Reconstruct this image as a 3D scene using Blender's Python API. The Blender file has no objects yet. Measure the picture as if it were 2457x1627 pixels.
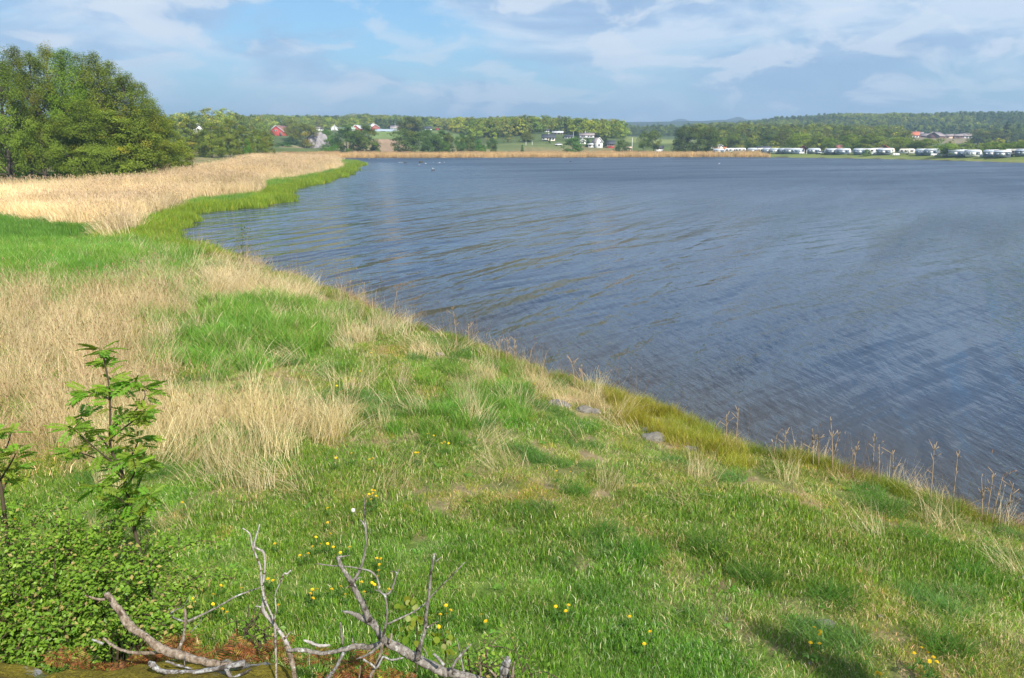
import bpy, math, random
import numpy as np
from mathutils import Vector, Matrix

# ------------------------------------------------------------------ camera, sky, sun, exposure
SC = bpy.context.scene
COL = SC.collection
PW, PH, FPX = 2457.0, 1627.0, 1900.0
CAM_Z = 5.5
PITCH = math.atan((PH / 2 - 350.0) / FPX)
cam_d = bpy.data.cameras.new("camera")
cam_d.sensor_width = 36.0
cam_d.lens = 36.0 * FPX / PW
cam_d.clip_start = 0.1
cam_d.clip_end = 30000.0
cam = bpy.data.objects.new("camera", cam_d)
COL.objects.link(cam)
cam.location = (0, 0, CAM_Z)
cam.rotation_euler = (math.radians(90) - PITCH, 0, 0)
SC.camera = cam

SUN_EL = math.radians(40)
SUN_DIR = Vector((0.50 * math.cos(SUN_EL), -0.866 * math.cos(SUN_EL), math.sin(SUN_EL)))   # towards the sun
sun_d = bpy.data.lights.new("sun", 'SUN')
sun_d.energy = 5.0
sun_d.angle = math.radians(0.6)
sun_d.color = (1.0, 0.94, 0.84)
sun = bpy.data.objects.new("sun", sun_d)
COL.objects.link(sun)
sun.rotation_euler = (-SUN_DIR).to_track_quat('-Z', 'Y').to_euler()

world = bpy.data.worlds.new("World")
SC.world = world
world.use_nodes = True
SKY_STRENGTH = 0.095
SC.view_settings.view_transform = 'Standard'
SC.view_settings.look = 'None'
SC.view_settings.exposure = 0.6
SC.view_settings.gamma = 1.0
SC.render.engine = 'CYCLES'
cy = SC.cycles
cy.max_bounces = 6
cy.diffuse_bounces = 3
cy.glossy_bounces = 2
cy.transmission_bounces = 4
cy.transparent_max_bounces = 4
cy.volume_bounces = 0
cy.caustics_reflective = False
cy.caustics_refractive = False
cy.sample_clamp_indirect = 4.0
cy.use_denoising = True
try:
    cy.denoiser = 'OPENIMAGEDENOISE'
    cy.denoising_input_passes = 'RGB_ALBEDO_NORMAL'
    cy.denoising_prefilter = 'ACCURATE'
except Exception:
    pass

class NT:
    """tiny helper for building node trees"""
    def __init__(s, tree):
        s.t = tree; tree.nodes.clear()
    def n(s, kind, **kw):
        nd = s.t.nodes.new(kind)
        ins = kw.pop('ins', {})
        for k, v in kw.items(): setattr(nd, k, v)
        for k, v in ins.items():
            sk = nd.inputs[k]
            if isinstance(v, bpy.types.NodeSocket): s.t.links.new(v, sk)
            else: sk.default_value = v
        return nd
    def l(s, a, b): s.t.links.new(a, b)
    def math(s, op, a, b=None, c=None, clamp=False):
        nd = s.t.nodes.new('ShaderNodeMath'); nd.operation = op; nd.use_clamp = clamp
        for i, v in enumerate((a, b, c)):
            if v is None: continue
            if isinstance(v, bpy.types.NodeSocket): s.t.links.new(v, nd.inputs[i])
            else: nd.inputs[i].default_value = v
        return nd.outputs[0]
    def mix(s, fac, a, b, mode='MIX'):
        nd = s.t.nodes.new('ShaderNodeMix'); nd.data_type = 'RGBA'; nd.blend_type = mode
        for i, v in ((0, fac), (6, a), (7, b)):
            if isinstance(v, bpy.types.NodeSocket): s.t.links.new(v, nd.inputs[i])
            else: nd.inputs[i].default_value = v
        return nd.outputs[2]
    def ramp(s, fac, stops, interp='LINEAR'):
        nd = s.t.nodes.new('ShaderNodeValToRGB'); nd.color_ramp.interpolation = interp
        e = nd.color_ramp.elements
        while len(e) < len(stops): e.new(0.5)
        for el, (p, c) in zip(e, stops):
            el.position = p; el.color = c if len(c) == 4 else (*c, 1)
        s.t.links.new(fac, nd.inputs[0])
        return nd.outputs[0]
    def noise(s, vec, scale, detail=3, rough=0.5, dist=0.0, dim='3D'):
        nd = s.t.nodes.new('ShaderNodeTexNoise'); nd.noise_dimensions = dim
        nd.inputs['Scale'].default_value = scale; nd.inputs['Detail'].default_value = detail
        nd.inputs['Roughness'].default_value = rough; nd.inputs['Distortion'].default_value = dist
        if vec is not None: s.t.links.new(vec, nd.inputs['Vector'])
        return nd.outputs['Fac']
    def mapping(s, vec, loc=(0, 0, 0), rot=(0, 0, 0), scale=(1, 1, 1)):
        nd = s.t.nodes.new('ShaderNodeMapping')
        nd.inputs['Location'].default_value = loc; nd.inputs['Rotation'].default_value = rot
        nd.inputs['Scale'].default_value = scale
        s.t.links.new(vec, nd.inputs['Vector'])
        return nd.outputs[0]

def build_sky():
    w = NT(world.node_tree)
    sky = w.n('ShaderNodeTexSky', sky_type='NISHITA', sun_disc=False)
    sky.sun_elevation = SUN_EL
    sky.sun_rotation = math.atan2(SUN_DIR.x, SUN_DIR.y)
    sky.altitude = 0; sky.air_density = 1.0; sky.dust_density = 1.2; sky.ozone_density = 1.6
    tc = w.n('ShaderNodeTexCoord')
    sep = w.n('ShaderNodeSeparateXYZ', ins={0: tc.outputs['Generated']})
    z = w.math('MAXIMUM', sep.outputs[2], 0.0)
    dirv = tc.outputs['Generated']
    # broad broken stratocumulus, then small puffs; both lie in the whole sky alike
    big = w.noise(w.mapping(dirv, loc=(1.35, 0.4, 0.55), scale=(2.3, 2.3, 7.5)), 1.0, 8, 0.58, 0.55)
    mid = w.noise(w.mapping(dirv, loc=(4.1, 2.2, 0.1), scale=(5.5, 5.5, 17.0)), 1.0, 7, 0.58, 0.5)
    veil = w.math('ADD', w.math('MULTIPLY', big, 0.68), w.math('MULTIPLY', mid, 0.32))
    veil_f = w.ramp(veil, [(0.40, (0, 0, 0)), (0.55, (1, 1, 1))], 'EASE')
    puff = w.noise(w.mapping(dirv, loc=(0.4, 0.2, 0.3), scale=(9.0, 9.0, 22.0)), 1.0, 8, 0.56, 0.5)
    puff_f = w.ramp(puff, [(0.50, (0, 0, 0)), (0.59, (1, 1, 1))], 'EASE')
    sh = w.noise(w.mapping(dirv, loc=(2.0, 5.0, 0.9), scale=(4.2, 4.2, 13.0)), 1.0, 8, 0.6, 0.4)
    ccol = w.ramp(sh, [(0.36, (2.45, 3.5, 5.3)), (0.48, (3.3, 4.45, 6.1)), (0.58, (5.5, 6.2, 7.1))])
    low = w.math('MULTIPLY', w.math('SUBTRACT', 1.0, w.math('MULTIPLY', z, 9.0), clamp=True), 0.75)
    base = w.mix(1.0, sky.outputs[0], (0.66, 0.91, 1.06, 1), 'MULTIPLY')
    base = w.mix(low, base, (3.05, 4.6, 6.2, 1))
    vf = w.math('MULTIPLY', veil_f, w.math('SUBTRACT', 0.86, w.math('MULTIPLY', low, 0.45)))
    c1 = w.mix(vf, base, ccol)
    pf = w.math('MULTIPLY', w.math('MULTIPLY', puff_f, w.math('ADD', w.math('MULTIPLY', veil_f, 0.4), 0.6)), 0.72)
    c2 = w.mix(pf, c1, (5.9, 6.4, 7.0, 1))
    bg = w.n('ShaderNodeBackground', ins={0: c2, 1: SKY_STRENGTH})
    out = w.n('ShaderNodeOutputWorld', ins={0: bg.outputs[0]})
build_sky()

# ------------------------------------------------------------------ picture <-> place
CP, SP = math.cos(PITCH), math.sin(PITCH)
def ray(px, py):
    dx = (px - PW / 2) / FPX; yv = (PH / 2 - py) / FPX
    return dx, CP + yv * SP, -SP + yv * CP
def P(px, py, Y):
    """point seen at picture position px,py, at forward distance Y metres"""
    dx, fw, vt = ray(px, py); t = Y / fw
    return np.array((dx * t, Y, CAM_Z + vt * t))
def Z(px, py, z):
    dx, fw, vt = ray(px, py); t = (z - CAM_Z) / vt
    return np.array((dx * t, fw * t))
def mpp(Y): return Y / FPX            # metres per picture pixel at distance Y (good enough)

def ss(a, b, x):
    t = np.clip((np.asarray(x, float) - a) / (b - a), 0, 1)
    return t * t * (3 - 2 * t)
def _h(ix, iy, s):
    n = (ix.astype(np.int64) * 374761393 + iy.astype(np.int64) * 668265263 + s * 1274126177) & 0x7fffffff
    n = ((n ^ (n >> 13)) * 1274126177) & 0x7fffffff
    return ((n ^ (n >> 16)) & 0xffff) / 65535.0
def vnoise(x, y, s=0):
    x = np.asarray(x, float); y = np.asarray(y, float)
    ix = np.floor(x); iy = np.floor(y); fx = x - ix; fy = y - iy
    fx = fx * fx * (3 - 2 * fx); fy = fy * fy * (3 - 2 * fy)
    a = _h(ix, iy, s); b = _h(ix + 1, iy, s); c = _h(ix, iy + 1, s); d = _h(ix + 1, iy + 1, s)
    return (a * (1 - fx) + b * fx) * (1 - fy) + (c * (1 - fx) + d * fx) * fy
def fbm(x, y, s=0, o=4):
    v = 0; a = 0.5; t = 0
    for i in range(o):
        v = v + a * vnoise(x * 2 ** i, y * 2 ** i, s + i * 17); t += a; a *= 0.5
    return v / t
def inside(x, y, poly):
    x = np.asarray(x, float); y = np.asarray(y, float)
    r = np.zeros(x.shape, bool); n = len(poly)
    for i in range(n):
        x1, y1 = poly[i]; x2, y2 = poly[(i + 1) % n]
        if y1 == y2: continue
        c = ((y1 > y) != (y2 > y)) & (x < (x2 - x1) * (y - y1) / (y2 - y1) + x1)
        r ^= c
    return r

# ------------------------------------------------------------------ shoreline and terrain
near_px = [(2457, 1246), (2300, 1195), (2140, 1142), (1980, 1096), (1850, 1072), (1700, 1002), (1520, 950), (1360, 898),
           (1180, 830), (1010, 785), (860, 712), (700, 662), (610, 630), (545, 612)]
SH = [(60.0, -60.0), (30.0, -12.0), (16.0, 2.0)]
SH += [tuple(Z(a, b, 0.42)) for a, b in near_px]
flat_px = [(490, 606), (430, 592), (415, 578), (428, 555), (438, 535), (450, 514), (500, 506), (560, 501), (620, 494), (665, 483), (680, 470),
           (674, 463), (690, 457), (735, 447), (785, 436), (815, 424), (840, 418), (846, 410), (838, 404), (866, 398), (858, 392), (820, 389), (800, 386), (792, 383), (785, 380.5)]
SH += [tuple(Z(a, b, 0.0)) for a, b in flat_px]
far_px = [(830, 379.4), (920, 379.0), (1060, 378.6), (1200, 378.3), (1400, 378.0), (1550, 377.5), (1680, 377.0), (1800, 377.5), (1950, 379.0),
          (2100, 381.5), (2250, 384.5), (2380, 388.5), (2457, 391), (2600, 397)]
SH += [tuple(Z(a, b, 0.0)) for a, b in far_px]
SH += [(300, 250), (420, 150), (700, -100), (700, -400), (200, -400)]
SHA = np.array(SH)

def shore_d(x, y):
    x = np.asarray(x, float).ravel(); y = np.asarray(y, float).ravel()
    best = np.full(x.shape, 1e18)
    n = len(SHA)
    for i in range(n):
        a = SHA[i]; b = SHA[(i + 1) % n]; ab = b - a
        t = np.clip(((x - a[0]) * ab[0] + (y - a[1]) * ab[1]) / (ab @ ab), 0, 1)
        dx = x - a[0] - t * ab[0]; dy = y - a[1] - t * ab[1]
        best = np.minimum(best, dx * dx + dy * dy)
    d = np.sqrt(best)
    rg = ss(42, 60, np.hypot(x, y)) * ss(330, 230, y)
    d = np.where(inside(x, y, SH), -d, d)
    return d + rg * ss(25, 8, np.abs(d)) * (4.2 * (fbm(x * .22, y * .22, 91, 4) - .5) + 1.6 * (fbm(x * .9, y * .9, 95, 3) - .5))

CTRL = []
def ctrl(px, py, D): CTRL.append(P(px, py, D))
for px in range(300, 2700, 150):
    p = P(px, 352, 440.0 if px < 1650 else 400.0); CTRL.append(np.array((p[0], p[1], 1.7)))
for a in [(700, 347, 440), (760, 351, 420), (670, 327, 560), (880, 314, 640), (950, 313, 650), (800, 314, 640), (920, 335, 520), (1000, 318, 640),
          (1150, 326, 600), (1030, 312, 680), (1110, 347, 480), (1300, 348, 480), (1250, 315, 680), (1380, 318, 680), (1450, 326, 620), (1150, 318, 700),
          (1317, 338, 500), (1312, 316, 560), (1340, 323, 545), (1365, 332, 520), (1409, 332, 520), (1399, 345, 470), (1435, 351, 450), (1466, 351, 450),
          (1550, 346, 650), (1540, 323, 1500), (1480, 331, 1400), (1620, 327, 1500), (500, 312, 700), (600, 307, 850), (700, 309, 900), (800, 309, 950),
          (870, 296, 1000), (940, 309, 1000), (420, 310, 700), (300, 312, 700), (0, 306, 700), (-300, 308, 700), (1660, 334, 1100), (1720, 325, 1100), (1800, 315, 1100), (1900, 303, 1150), (2000, 297, 1200),
          (2100, 300, 1200), (2200, 303, 1200), (2300, 297, 1150), (2400, 301, 1150), (2500, 302, 1150), (2750, 303, 1150), (1868, 322, 800), (2000, 330, 750),
          (2196, 329, 720), (2256, 333, 700), (2320, 332, 720), (2250, 346, 600), (2400, 346, 600), (2100, 336, 680), (1800, 336, 700), (1700, 341, 700), (2650, 342, 650),
          (1400, 316, 3200), (1450, 299, 3200), (1490, 300, 3200), (1540, 312, 3200), (1590, 299, 3900), (1630, 292, 3900), (1690, 306, 3900), (1760, 290, 3300), (1830, 296, 3300),
          (910, 281, 3500), (1000, 296, 3500), (700, 304, 3500), (820, 298, 3500), (1250, 308, 3500), (2000, 302, 3500), (2400, 302, 3500), (300, 308, 3500), (500, 310, 480), (350, 330, 420), (0, 330, 420)]:
    ctrl(*a)
CTRL = np.array(CTRL)
_ca = np.arctan2(CTRL[:, 0], CTRL[:, 1]) * 12; _cr = np.log(np.hypot(CTRL[:, 0], CTRL[:, 1])) * 8
def far_z(x, y):
    a = np.arctan2(x, y) * 12; r = np.log(np.maximum(np.hypot(x, y), 1)) * 8
    out = np.zeros(x.shape)
    for i in range(0, len(x), 20000):
        d2 = (a[i:i + 20000, None] - _ca) ** 2 + (r[i:i + 20000, None] - _cr) ** 2 + 0.02
        w = d2 ** -2.0
        out[i:i + 20000] = (w * CTRL[:, 2]).sum(1) / w.sum(1)
    return out

PEAKS = []        # blue hills far behind the gap
for px_, top_, D_, wpx in ((1448, 292, 3300, 56), (1492, 297, 3500, 40), (1630, 283, 3900, 50), (1668, 298, 3700, 60), (1765, 281, 3400, 60), (1820, 289, 3600, 60), (910, 282, 3500, 46), (880, 289, 3300, 60)):
    q_ = P(px_, top_, D_); PEAKS.append((q_[0], q_[1], q_[2] + 8, wpx * D_ / FPX, 420.0))
def rock_s(x, y):
    """negative on the rock outcrop under the camera, positive off it"""
    ye = 2.70 + 0.65 * ss(0.6, -0.3, x) + 0.53 * ss(-0.8, -1.35, x) + 0.25 * (fbm(x * 1.3 + 5, y * 1.3, 3) - 0.5)
    return y - ye
def height(x, y):
    x = np.asarray(x, float).ravel(); y = np.asarray(y, float).ravel()
    d = shore_d(x, y); r = np.hypot(x, y)
    wn = ss(46, 33, r)
    zm = 1.08 + 0.85 * np.exp(-np.maximum(0, r - 4.5) / 7.0)
    bank = 0.70 * ss(0.0, 1.3, d) + (zm - 0.70) * ss(0.4, 6.5, d)
    marsh = 0.10 * ss(0, 1.0, d) + 0.30 * ss(1, 14, d) + 0.75 * ss(8, 50, d)
    marsh = marsh + ss(85, 120, x) * ss(200, 240, y) * 1.25 * ss(1, 17, d) * ss(60, 30, d)
    h = bank * wn + marsh * (1 - wn)
    fz = far_z(x, y)
    wf = ss(8, 70, d) * ss(190, 400, r)
    h = h * (1 - wf) + np.maximum(fz, 0.6) * wf
    land = ss(0.3, 3, d) * ss(140, 40, r)
    h = h + land * (0.16 * (fbm(x * 0.7, y * 0.7, 1) - 0.5) + 0.07 * (fbm(x * 3.1, y * 3.1, 2) - 0.5))
    h = h + wf * ss(900, 1500, r) * 30 * (fbm(x / 260, y / 260, 9) - 0.5) * 0.5
    for hx, hy, hz_, sx, sy in PEAKS:
        h = np.maximum(h, hz_ * np.exp(-((x - hx) / sx) ** 2 - ((y - hy) / sy) ** 2) * (1 + .10 * (fbm(x / 60, y / 60, 12) - .5)) - 8)
    s = rock_s(x, y)
    on = ss(0.55, -0.12, s)
    top = np.minimum(2.70 + 0.42 * np.maximum(-s, 0), 3.85) + 0.10 * (fbm(x * 2.1, y * 2.1, 4) - 0.5) + 0.03 * (fbm(x * 9, y * 9, 6) - 0.5)
    h = np.where(r < 30, h * (1 - on) + top * on, h)
    return np.where(d < 0, -np.minimum(2.2, 0.10 + 0.22 * np.abs(d)), h)
_T = np.concatenate([np.linspace(2, 40, 500), np.geomspace(40.3, 4000, 700)])
def G(px, py):
    """point of the ground seen at picture position px,py"""
    dx, fw, vt = ray(px, py)
    z = CAM_Z + vt * _T
    h = height(dx * _T, fw * _T)
    k = np.argmax(h > z)
    if not (h > z).any(): k = len(_T) - 1
    t = _T[k]
    if k > 0:
        a = z[k - 1] - h[k - 1]; b = h[k] - z[k]
        t = _T[k - 1] + (t - _T[k - 1]) * a / max(a + b, 1e-6)
    return np.array((dx * t, fw * t, float(height([dx * t], [fw * t])[0])))
def hz(x, y): return float(height([x], [y])[0])
def gpoly(pts): return [tuple(G(a, b)[:2]) for a, b in pts]

# ------------------------------------------------------------------ mesh helpers
def mesh_np(name, verts, faces, mat=None, cols=None, smooth=False):
    """faces: list of int arrays (n,3) or (n,4)"""
    me = bpy.data.meshes.new(name)
    verts = np.asarray(verts, np.float32)
    me.vertices.add(len(verts)); me.vertices.foreach_set('co', verts.ravel())
    fl = [np.asarray(f, np.int32) for f in faces if len(f)]
    li = np.concatenate([f.ravel() for f in fl]); sizes = np.concatenate([np.full(len(f), f.shape[1], np.int32) for f in fl])
    me.loops.add(len(li)); me.loops.foreach_set('vertex_index', li)
    me.polygons.add(len(sizes))
    st = np.zeros(len(sizes), np.int32); st[1:] = np.cumsum(sizes)[:-1]
    me.polygons.foreach_set('loop_start', st)
    if smooth: me.polygons.foreach_set('use_smooth', np.ones(len(sizes), bool))
    if cols is not None:
        at = me.attributes.new('col', 'FLOAT_COLOR', 'POINT')
        c = np.ones((len(verts), 4), np.float32); c[:, :3] = np.asarray(cols, np.float32)[:, :3]
        at.data.foreach_set('color', c.ravel())
    me.update(calc_edges=True); me.validate()
    if mat: me.materials.append(mat)
    return me
def link(name, me, parent=None, loc=None, rot=None, scale=None, color=None):
    o = bpy.data.objects.new(name, me); COL.objects.link(o)
    if parent is not None: o.parent = parent
    if loc is not None: o.location = [float(v) for v in loc]
    if rot is not None: o.rotation_euler = rot
    if scale is not None: o.scale = (scale,) * 3 if not hasattr(scale, '__len__') else scale
    if color is not None: o.color = (*color, 1)
    return o
def empty(name, loc, rz=0.0, scale=None):
    o = bpy.data.objects.new(name, None); COL.objects.link(o)
    o.location = [float(v) for v in loc]; o.rotation_euler = (0, 0, rz); o.empty_display_size = 0.1
    if scale is not None: o.scale = (scale,) * 3 if not hasattr(scale, '__len__') else scale
    return o
def tag(o, label=None, cat=None, group=None, kind=None):
    if label: o['label'] = label
    if cat: o['category'] = cat
    if group: o['group'] = group
    if kind: o['kind'] = kind
    return o
class MB:
    """collects shapes into one mesh"""
    def __init__(s): s.v = []; s.q = []; s.t = []; s.c = []; s.n = 0
    def add(s, v, q=None, t=None, c=None):
        v = np.asarray(v, float)
        s.v.append(v)
        if q is not None and len(q): s.q.append(np.asarray(q, int) + s.n)
        if t is not None and len(t): s.t.append(np.asarray(t, int) + s.n)
        if c is not None:
            c = np.asarray(c, float)
            s.c.append(np.tile(c, (len(v), 1)) if c.ndim == 1 else c)
        s.n += len(v)
    def box(s, x0, x1, y0, y1, z0, z1, c=None):
        v = [(x0, y0, z0), (x1, y0, z0), (x1, y1, z0), (x0, y1, z0), (x0, y0, z1), (x1, y0, z1), (x1, y1, z1), (x0, y1, z1)]
        s.add(v, [(3, 2, 1, 0), (4, 5, 6, 7), (0, 1, 5, 4), (1, 2, 6, 5), (2, 3, 7, 6), (3, 0, 4, 7)], c=c)
    def prism(s, prof, y0, y1, axis='y', c=None):
        """closed outline of (a, z) points swept along an axis; outline must be convex enough to fan"""
        n = len(prof)
        if axis == 'y': f = lambda a, z, k: (a, k, z)
        else: f = lambda a, z, k: (k, a, z)
        v = [f(a, z, y0) for a, z in prof] + [f(a, z, y1) for a, z in prof]
        q = [(i, (i + 1) % n, n + (i + 1) % n, n + i) for i in range(n)]
        t = [(0, i + 1, i) for i in range(1, n - 1)] + [(n, n + i, n + i + 1) for i in range(1, n - 1)]
        s.add(v, q, t, c)
    def tube(s, pts, rad, sides=8, rough=0.0, seed=0, c=None, cap=True):
        pts = np.asarray(pts, float); n = len(pts); rad = np.broadcast_to(np.asarray(rad, float), (n,))
        tg = np.gradient(pts, axis=0); tg /= np.maximum(np.linalg.norm(tg, axis=1, keepdims=True), 1e-9)
        ref = np.array((0.31, 0.17, 0.93)) if abs(tg[0] @ np.array((0.31, 0.17, 0.93))) < 0.9 else np.array((1.0, 0, 0))
        u = np.cross(tg, ref); u /= np.maximum(np.linalg.norm(u, axis=1, keepdims=True), 1e-9); w = np.cross(tg, u)
        a = np.arange(sides) / sides * 2 * math.pi
        rr = rad[:, None] * np.ones((n, sides))
        if rough:
            g = np.random.default_rng(seed)
            ph = g.uniform(0, 6.28, 4)
            along = np.arange(n)[:, None]
            rr = rr * (1 + rough * (0.5 * np.sin(a[None] * 2 + ph[0] + along * .35) + 0.35 * np.sin(a[None] * 3 + ph[1] - along * .5) + 0.35 * (g.random((n, sides)) - 0.5) + 0.25 * np.sin(along * .9 + ph[2]) * np.sin(along * .37 + ph[3])))
        v = pts[:, None] + rr[..., None] * (np.cos(a)[None, :, None] * u[:, None] + np.sin(a)[None, :, None] * w[:, None])
        i, j = np.meshgrid(np.arange(n - 1), np.arange(sides), indexing='ij'); j2 = (j + 1) % sides
        q = np.stack([i * sides + j, i * sides + j2, (i + 1) * sides + j2, (i + 1) * sides + j], -1).reshape(-1, 4)
        v = v.reshape(-1, 3); t = None
        if cap:
            v = np.vstack([v, pts[0], pts[-1]]); k = n * sides
            t = [(k, (jj + 1) % sides, jj) for jj in range(sides)] + [(k + 1, (n - 1) * sides + jj, (n - 1) * sides + (jj + 1) % sides) for jj in range(sides)]
        s.add(v, q, t, c)
    def mesh(s, name, mat, smooth=False):
        return mesh_np(name, np.vstack(s.v), [np.vstack(s.q) if s.q else [], np.vstack(s.t) if s.t else []], mat, np.vstack(s.c) if s.c else None, smooth)
    def build(s, name, mat, parent=None, smooth=False, **kw):
        return link(name, s.mesh(name, mat, smooth), parent, **kw)
def smooth_path(pts, k=4):
    """Catmull-Rom through the points"""
    p = np.asarray(pts, float)
    if len(p) < 3: 
        return np.linspace(p[0], p[-1], k + 2)
    e = np.vstack([2 * p[0] - p[1], p, 2 * p[-1] - p[-2]]); out = []
    for i in range(1, len(e) - 2):
        for t in np.arange(k) / k:
            a, b, c, d = e[i - 1], e[i], e[i + 1], e[i + 2]
            out.append(0.5 * (2 * b + (c - a) * t + (2 * a - 5 * b + 4 * c - d) * t * t + (3 * b - a - 3 * c + d) * t ** 3))
    out.append(p[-1])
    return np.array(out)

# ------------------------------------------------------------------ materials
def mat_new(name):
    m = bpy.data.materials.new(name); m.use_nodes = True
    return m, NT(m.node_tree)
def plain(name, col, rough=0.7, var=0.12, scale=3.0, bump=0.0, spec=0.3, metallic=0.0):
    m, w = mat_new(name)
    tc = w.n('ShaderNodeTexCoord')
    nz = w.noise(tc.outputs['Object'], scale, 5, 0.6)
    c = w.mix(nz, tuple(max(0, v * (1 - var)) for v in col) + (1,), tuple(min(1, v * (1 + var)) for v in col) + (1,))
    b = w.n('ShaderNodeBsdfPrincipled', ins={'Base Color': c, 'Roughness': rough, 'Specular IOR Level': spec, 'Metallic': metallic})
    if bump:
        bn = w.n('ShaderNodeBump', ins={'Strength': bump, 'Distance': 0.02, 'Height': w.noise(tc.outputs['Object'], scale * 4, 5, 0.6)})
        w.l(bn.outputs[0], b.inputs['Normal'])
    w.n('ShaderNodeOutputMaterial', ins={0: b.outputs[0]})
    return m
def leafy(name, transl=0.35, inst=False, objtint=True, gloss=0.0):
    """leaves and blades: colour from the mesh, tinted per instance or per object"""
    m, w = mat_new(name)
    c = w.n('ShaderNodeAttribute', attribute_name='col').outputs['Color']
    if inst:
        c = w.mix(1.0, c, w.n('ShaderNodeAttribute', attribute_name='tint', attribute_type='INSTANCER').outputs['Color'], 'MULTIPLY')
    elif objtint:
        c = w.mix(1.0, c, w.n('ShaderNodeObjectInfo').outputs['Color'], 'MULTIPLY')
    d = w.n('ShaderNodeBsdfDiffuse', ins={0: c})
    ct = w.mix(1.0, c, (1.25, 1.3, 0.6, 1), 'MULTIPLY')
    t = w.n('ShaderNodeBsdfTranslucent', ins={0: ct})
    s = w.n('ShaderNodeMixShader', ins={0: transl, 1: d.outputs[0], 2: t.outputs[0]}).outputs[0]
    if gloss:
        g = w.n('ShaderNodeBsdfGlossy', ins={0: (1, 1, 1, 1), 1: 0.42})
        s = w.n('ShaderNodeMixShader', ins={0: gloss, 1: s, 2: g.outputs[0]}).outputs[0]
    w.n('ShaderNodeOutputMaterial', ins={0: s})
    return m
M = {}
M['blade'] = leafy('blade', 0.30, inst=True, gloss=0.015)
M['leaf'] = leafy('leaf', 0.42)
M['leaf_near'] = leafy('leaf_near', 0.38, gloss=0.012)
M['forest'] = leafy('forest', 0.35, inst=True)
M['trunk'] = plain('bark', (0.10, 0.085, 0.065), 0.9, 0.4, 1.5)
M['stem'] = plain('stem', (0.075, 0.055, 0.035), 0.85, 0.3, 8)

# ------------------------------------------------------------------ ground sheet
K = PW / 2368.0
def dpoly(pts): return gpoly([(a * K, b * K) for a, b in pts])
ZP = {
 'dry_left': dpoly([(-60, 690), (150, 680), (330, 672), (390, 690), (420, 720), (385, 770), (345, 830), (330, 910), (300, 985), (220, 1040), (100, 1075), (-60, 1075)]),
 'dry_mid': dpoly([(320, 960), (420, 945), (560, 955), (700, 965), (760, 985), (760, 1030), (690, 1080), (600, 1115), (470, 1110), (350, 1085), (310, 1030)]),
 'straw_bank': dpoly([(395, 605), (470, 640), (600, 655), (720, 690), (850, 745), (900, 780), (820, 790), (700, 745), (600, 720), (480, 690), (390, 655)]),
 'straw_bank2': dpoly([(1010, 790), (1130, 830), (1250, 870), (1420, 918), (1420, 960), (1300, 945), (1150, 880), (1030, 830)]),
 'green_left': dpoly([(-60, 512), (100, 508), (190, 518), (250, 560), (310, 598), (335, 640), (330, 680), (150, 690), (-60, 695)]),
 'green_mid': dpoly([(350, 820), (420, 770), (540, 700), (700, 712), (760, 740), (770, 830), (650, 850), (500, 860), (400, 850)]),
 'green_clump': dpoly([(1020, 900), (1050, 870), (1110, 880), (1140, 930), (1110, 985), (1050, 980)]),
 'sedge_bank': dpoly([(1430, 925), (1500, 925), (1640, 968), (1800, 1050), (1770, 1075), (1600, 1035), (1470, 975)]),
 'lawn': dpoly([(380, 1200), (700, 1180), (900, 1230), (1150, 1290), (1400, 1340), (1650, 1440), (1900, 1560), (1980, 1640), (600, 1640), (430, 1500)]),
 'olive': dpoly([(410, 640), (560, 690), (420, 760), (380, 700)]),
}
REED = [tuple(Z(a * K, b * K, 0.5)) for a, b in [(-200, 512), (0, 505), (120, 512), (200, 527), (255, 552), (300, 525), (345, 498), (440, 466), (540, 452), (590, 446), (597, 424), (690, 412), (780, 392)]]
REED += [tuple(P(785 * K, 368 * K, 330)[:2]), tuple(P(640 * K, 350 * K, 330)[:2]), tuple(Z(620 * K, 366 * K, 0.9)), tuple(Z(440 * K, 402 * K, 0.9)), tuple(Z(300 * K, 428 * K, 0.9)), tuple(Z(60 * K, 442 * K, 0.9)), tuple(Z(-200 * K, 450 * K, 0.9))]
def fpoly(pts): return [tuple(P(a, 350, D)[:2]) for a, D in pts]
FIELDS = [  # bare and sown fields of the far shore: outline as (picture x, distance), earth colour
 (fpoly([(655, 425), (930, 425), (900, 500), (690, 480)]), (0.24, 0.20, 0.11)),
 (fpoly([(905, 430), (1000, 430), (960, 545), (895, 545)]), (0.34, 0.23, 0.155)),
 (fpoly([(895, 550), (970, 550), (1090, 660), (880, 660)]), (0.17, 0.23, 0.075)),
 (fpoly([(1000, 555), (1110, 520), (1180, 590), (1060, 640)]), (0.14, 0.19, 0.06)),
 (fpoly([(1080, 425), (1500, 425), (1500, 455), (1080, 455)]), (0.20, 0.175, 0.085)),
 (fpoly([(1080, 456), (1480, 456), (1440, 490), (1090, 500)]), (0.135, 0.165, 0.06)),
 (fpoly([(1495, 500), (1680, 500), (1680, 800), (1495, 800)]), (0.19, 0.22, 0.08)),
 (fpoly([(2120, 560), (2330, 560), (2340, 740), (2110, 760)]), (0.23, 0.19, 0.12)),
 (fpoly([(2330, 520), (2700, 520), (2700, 620), (2330, 600)]), (0.25, 0.22, 0.10)),
 (fpoly([(560, 600), (800, 600), (1000, 700), (600, 720)]), (0.17, 0.20, 0.08)),
]
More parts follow.
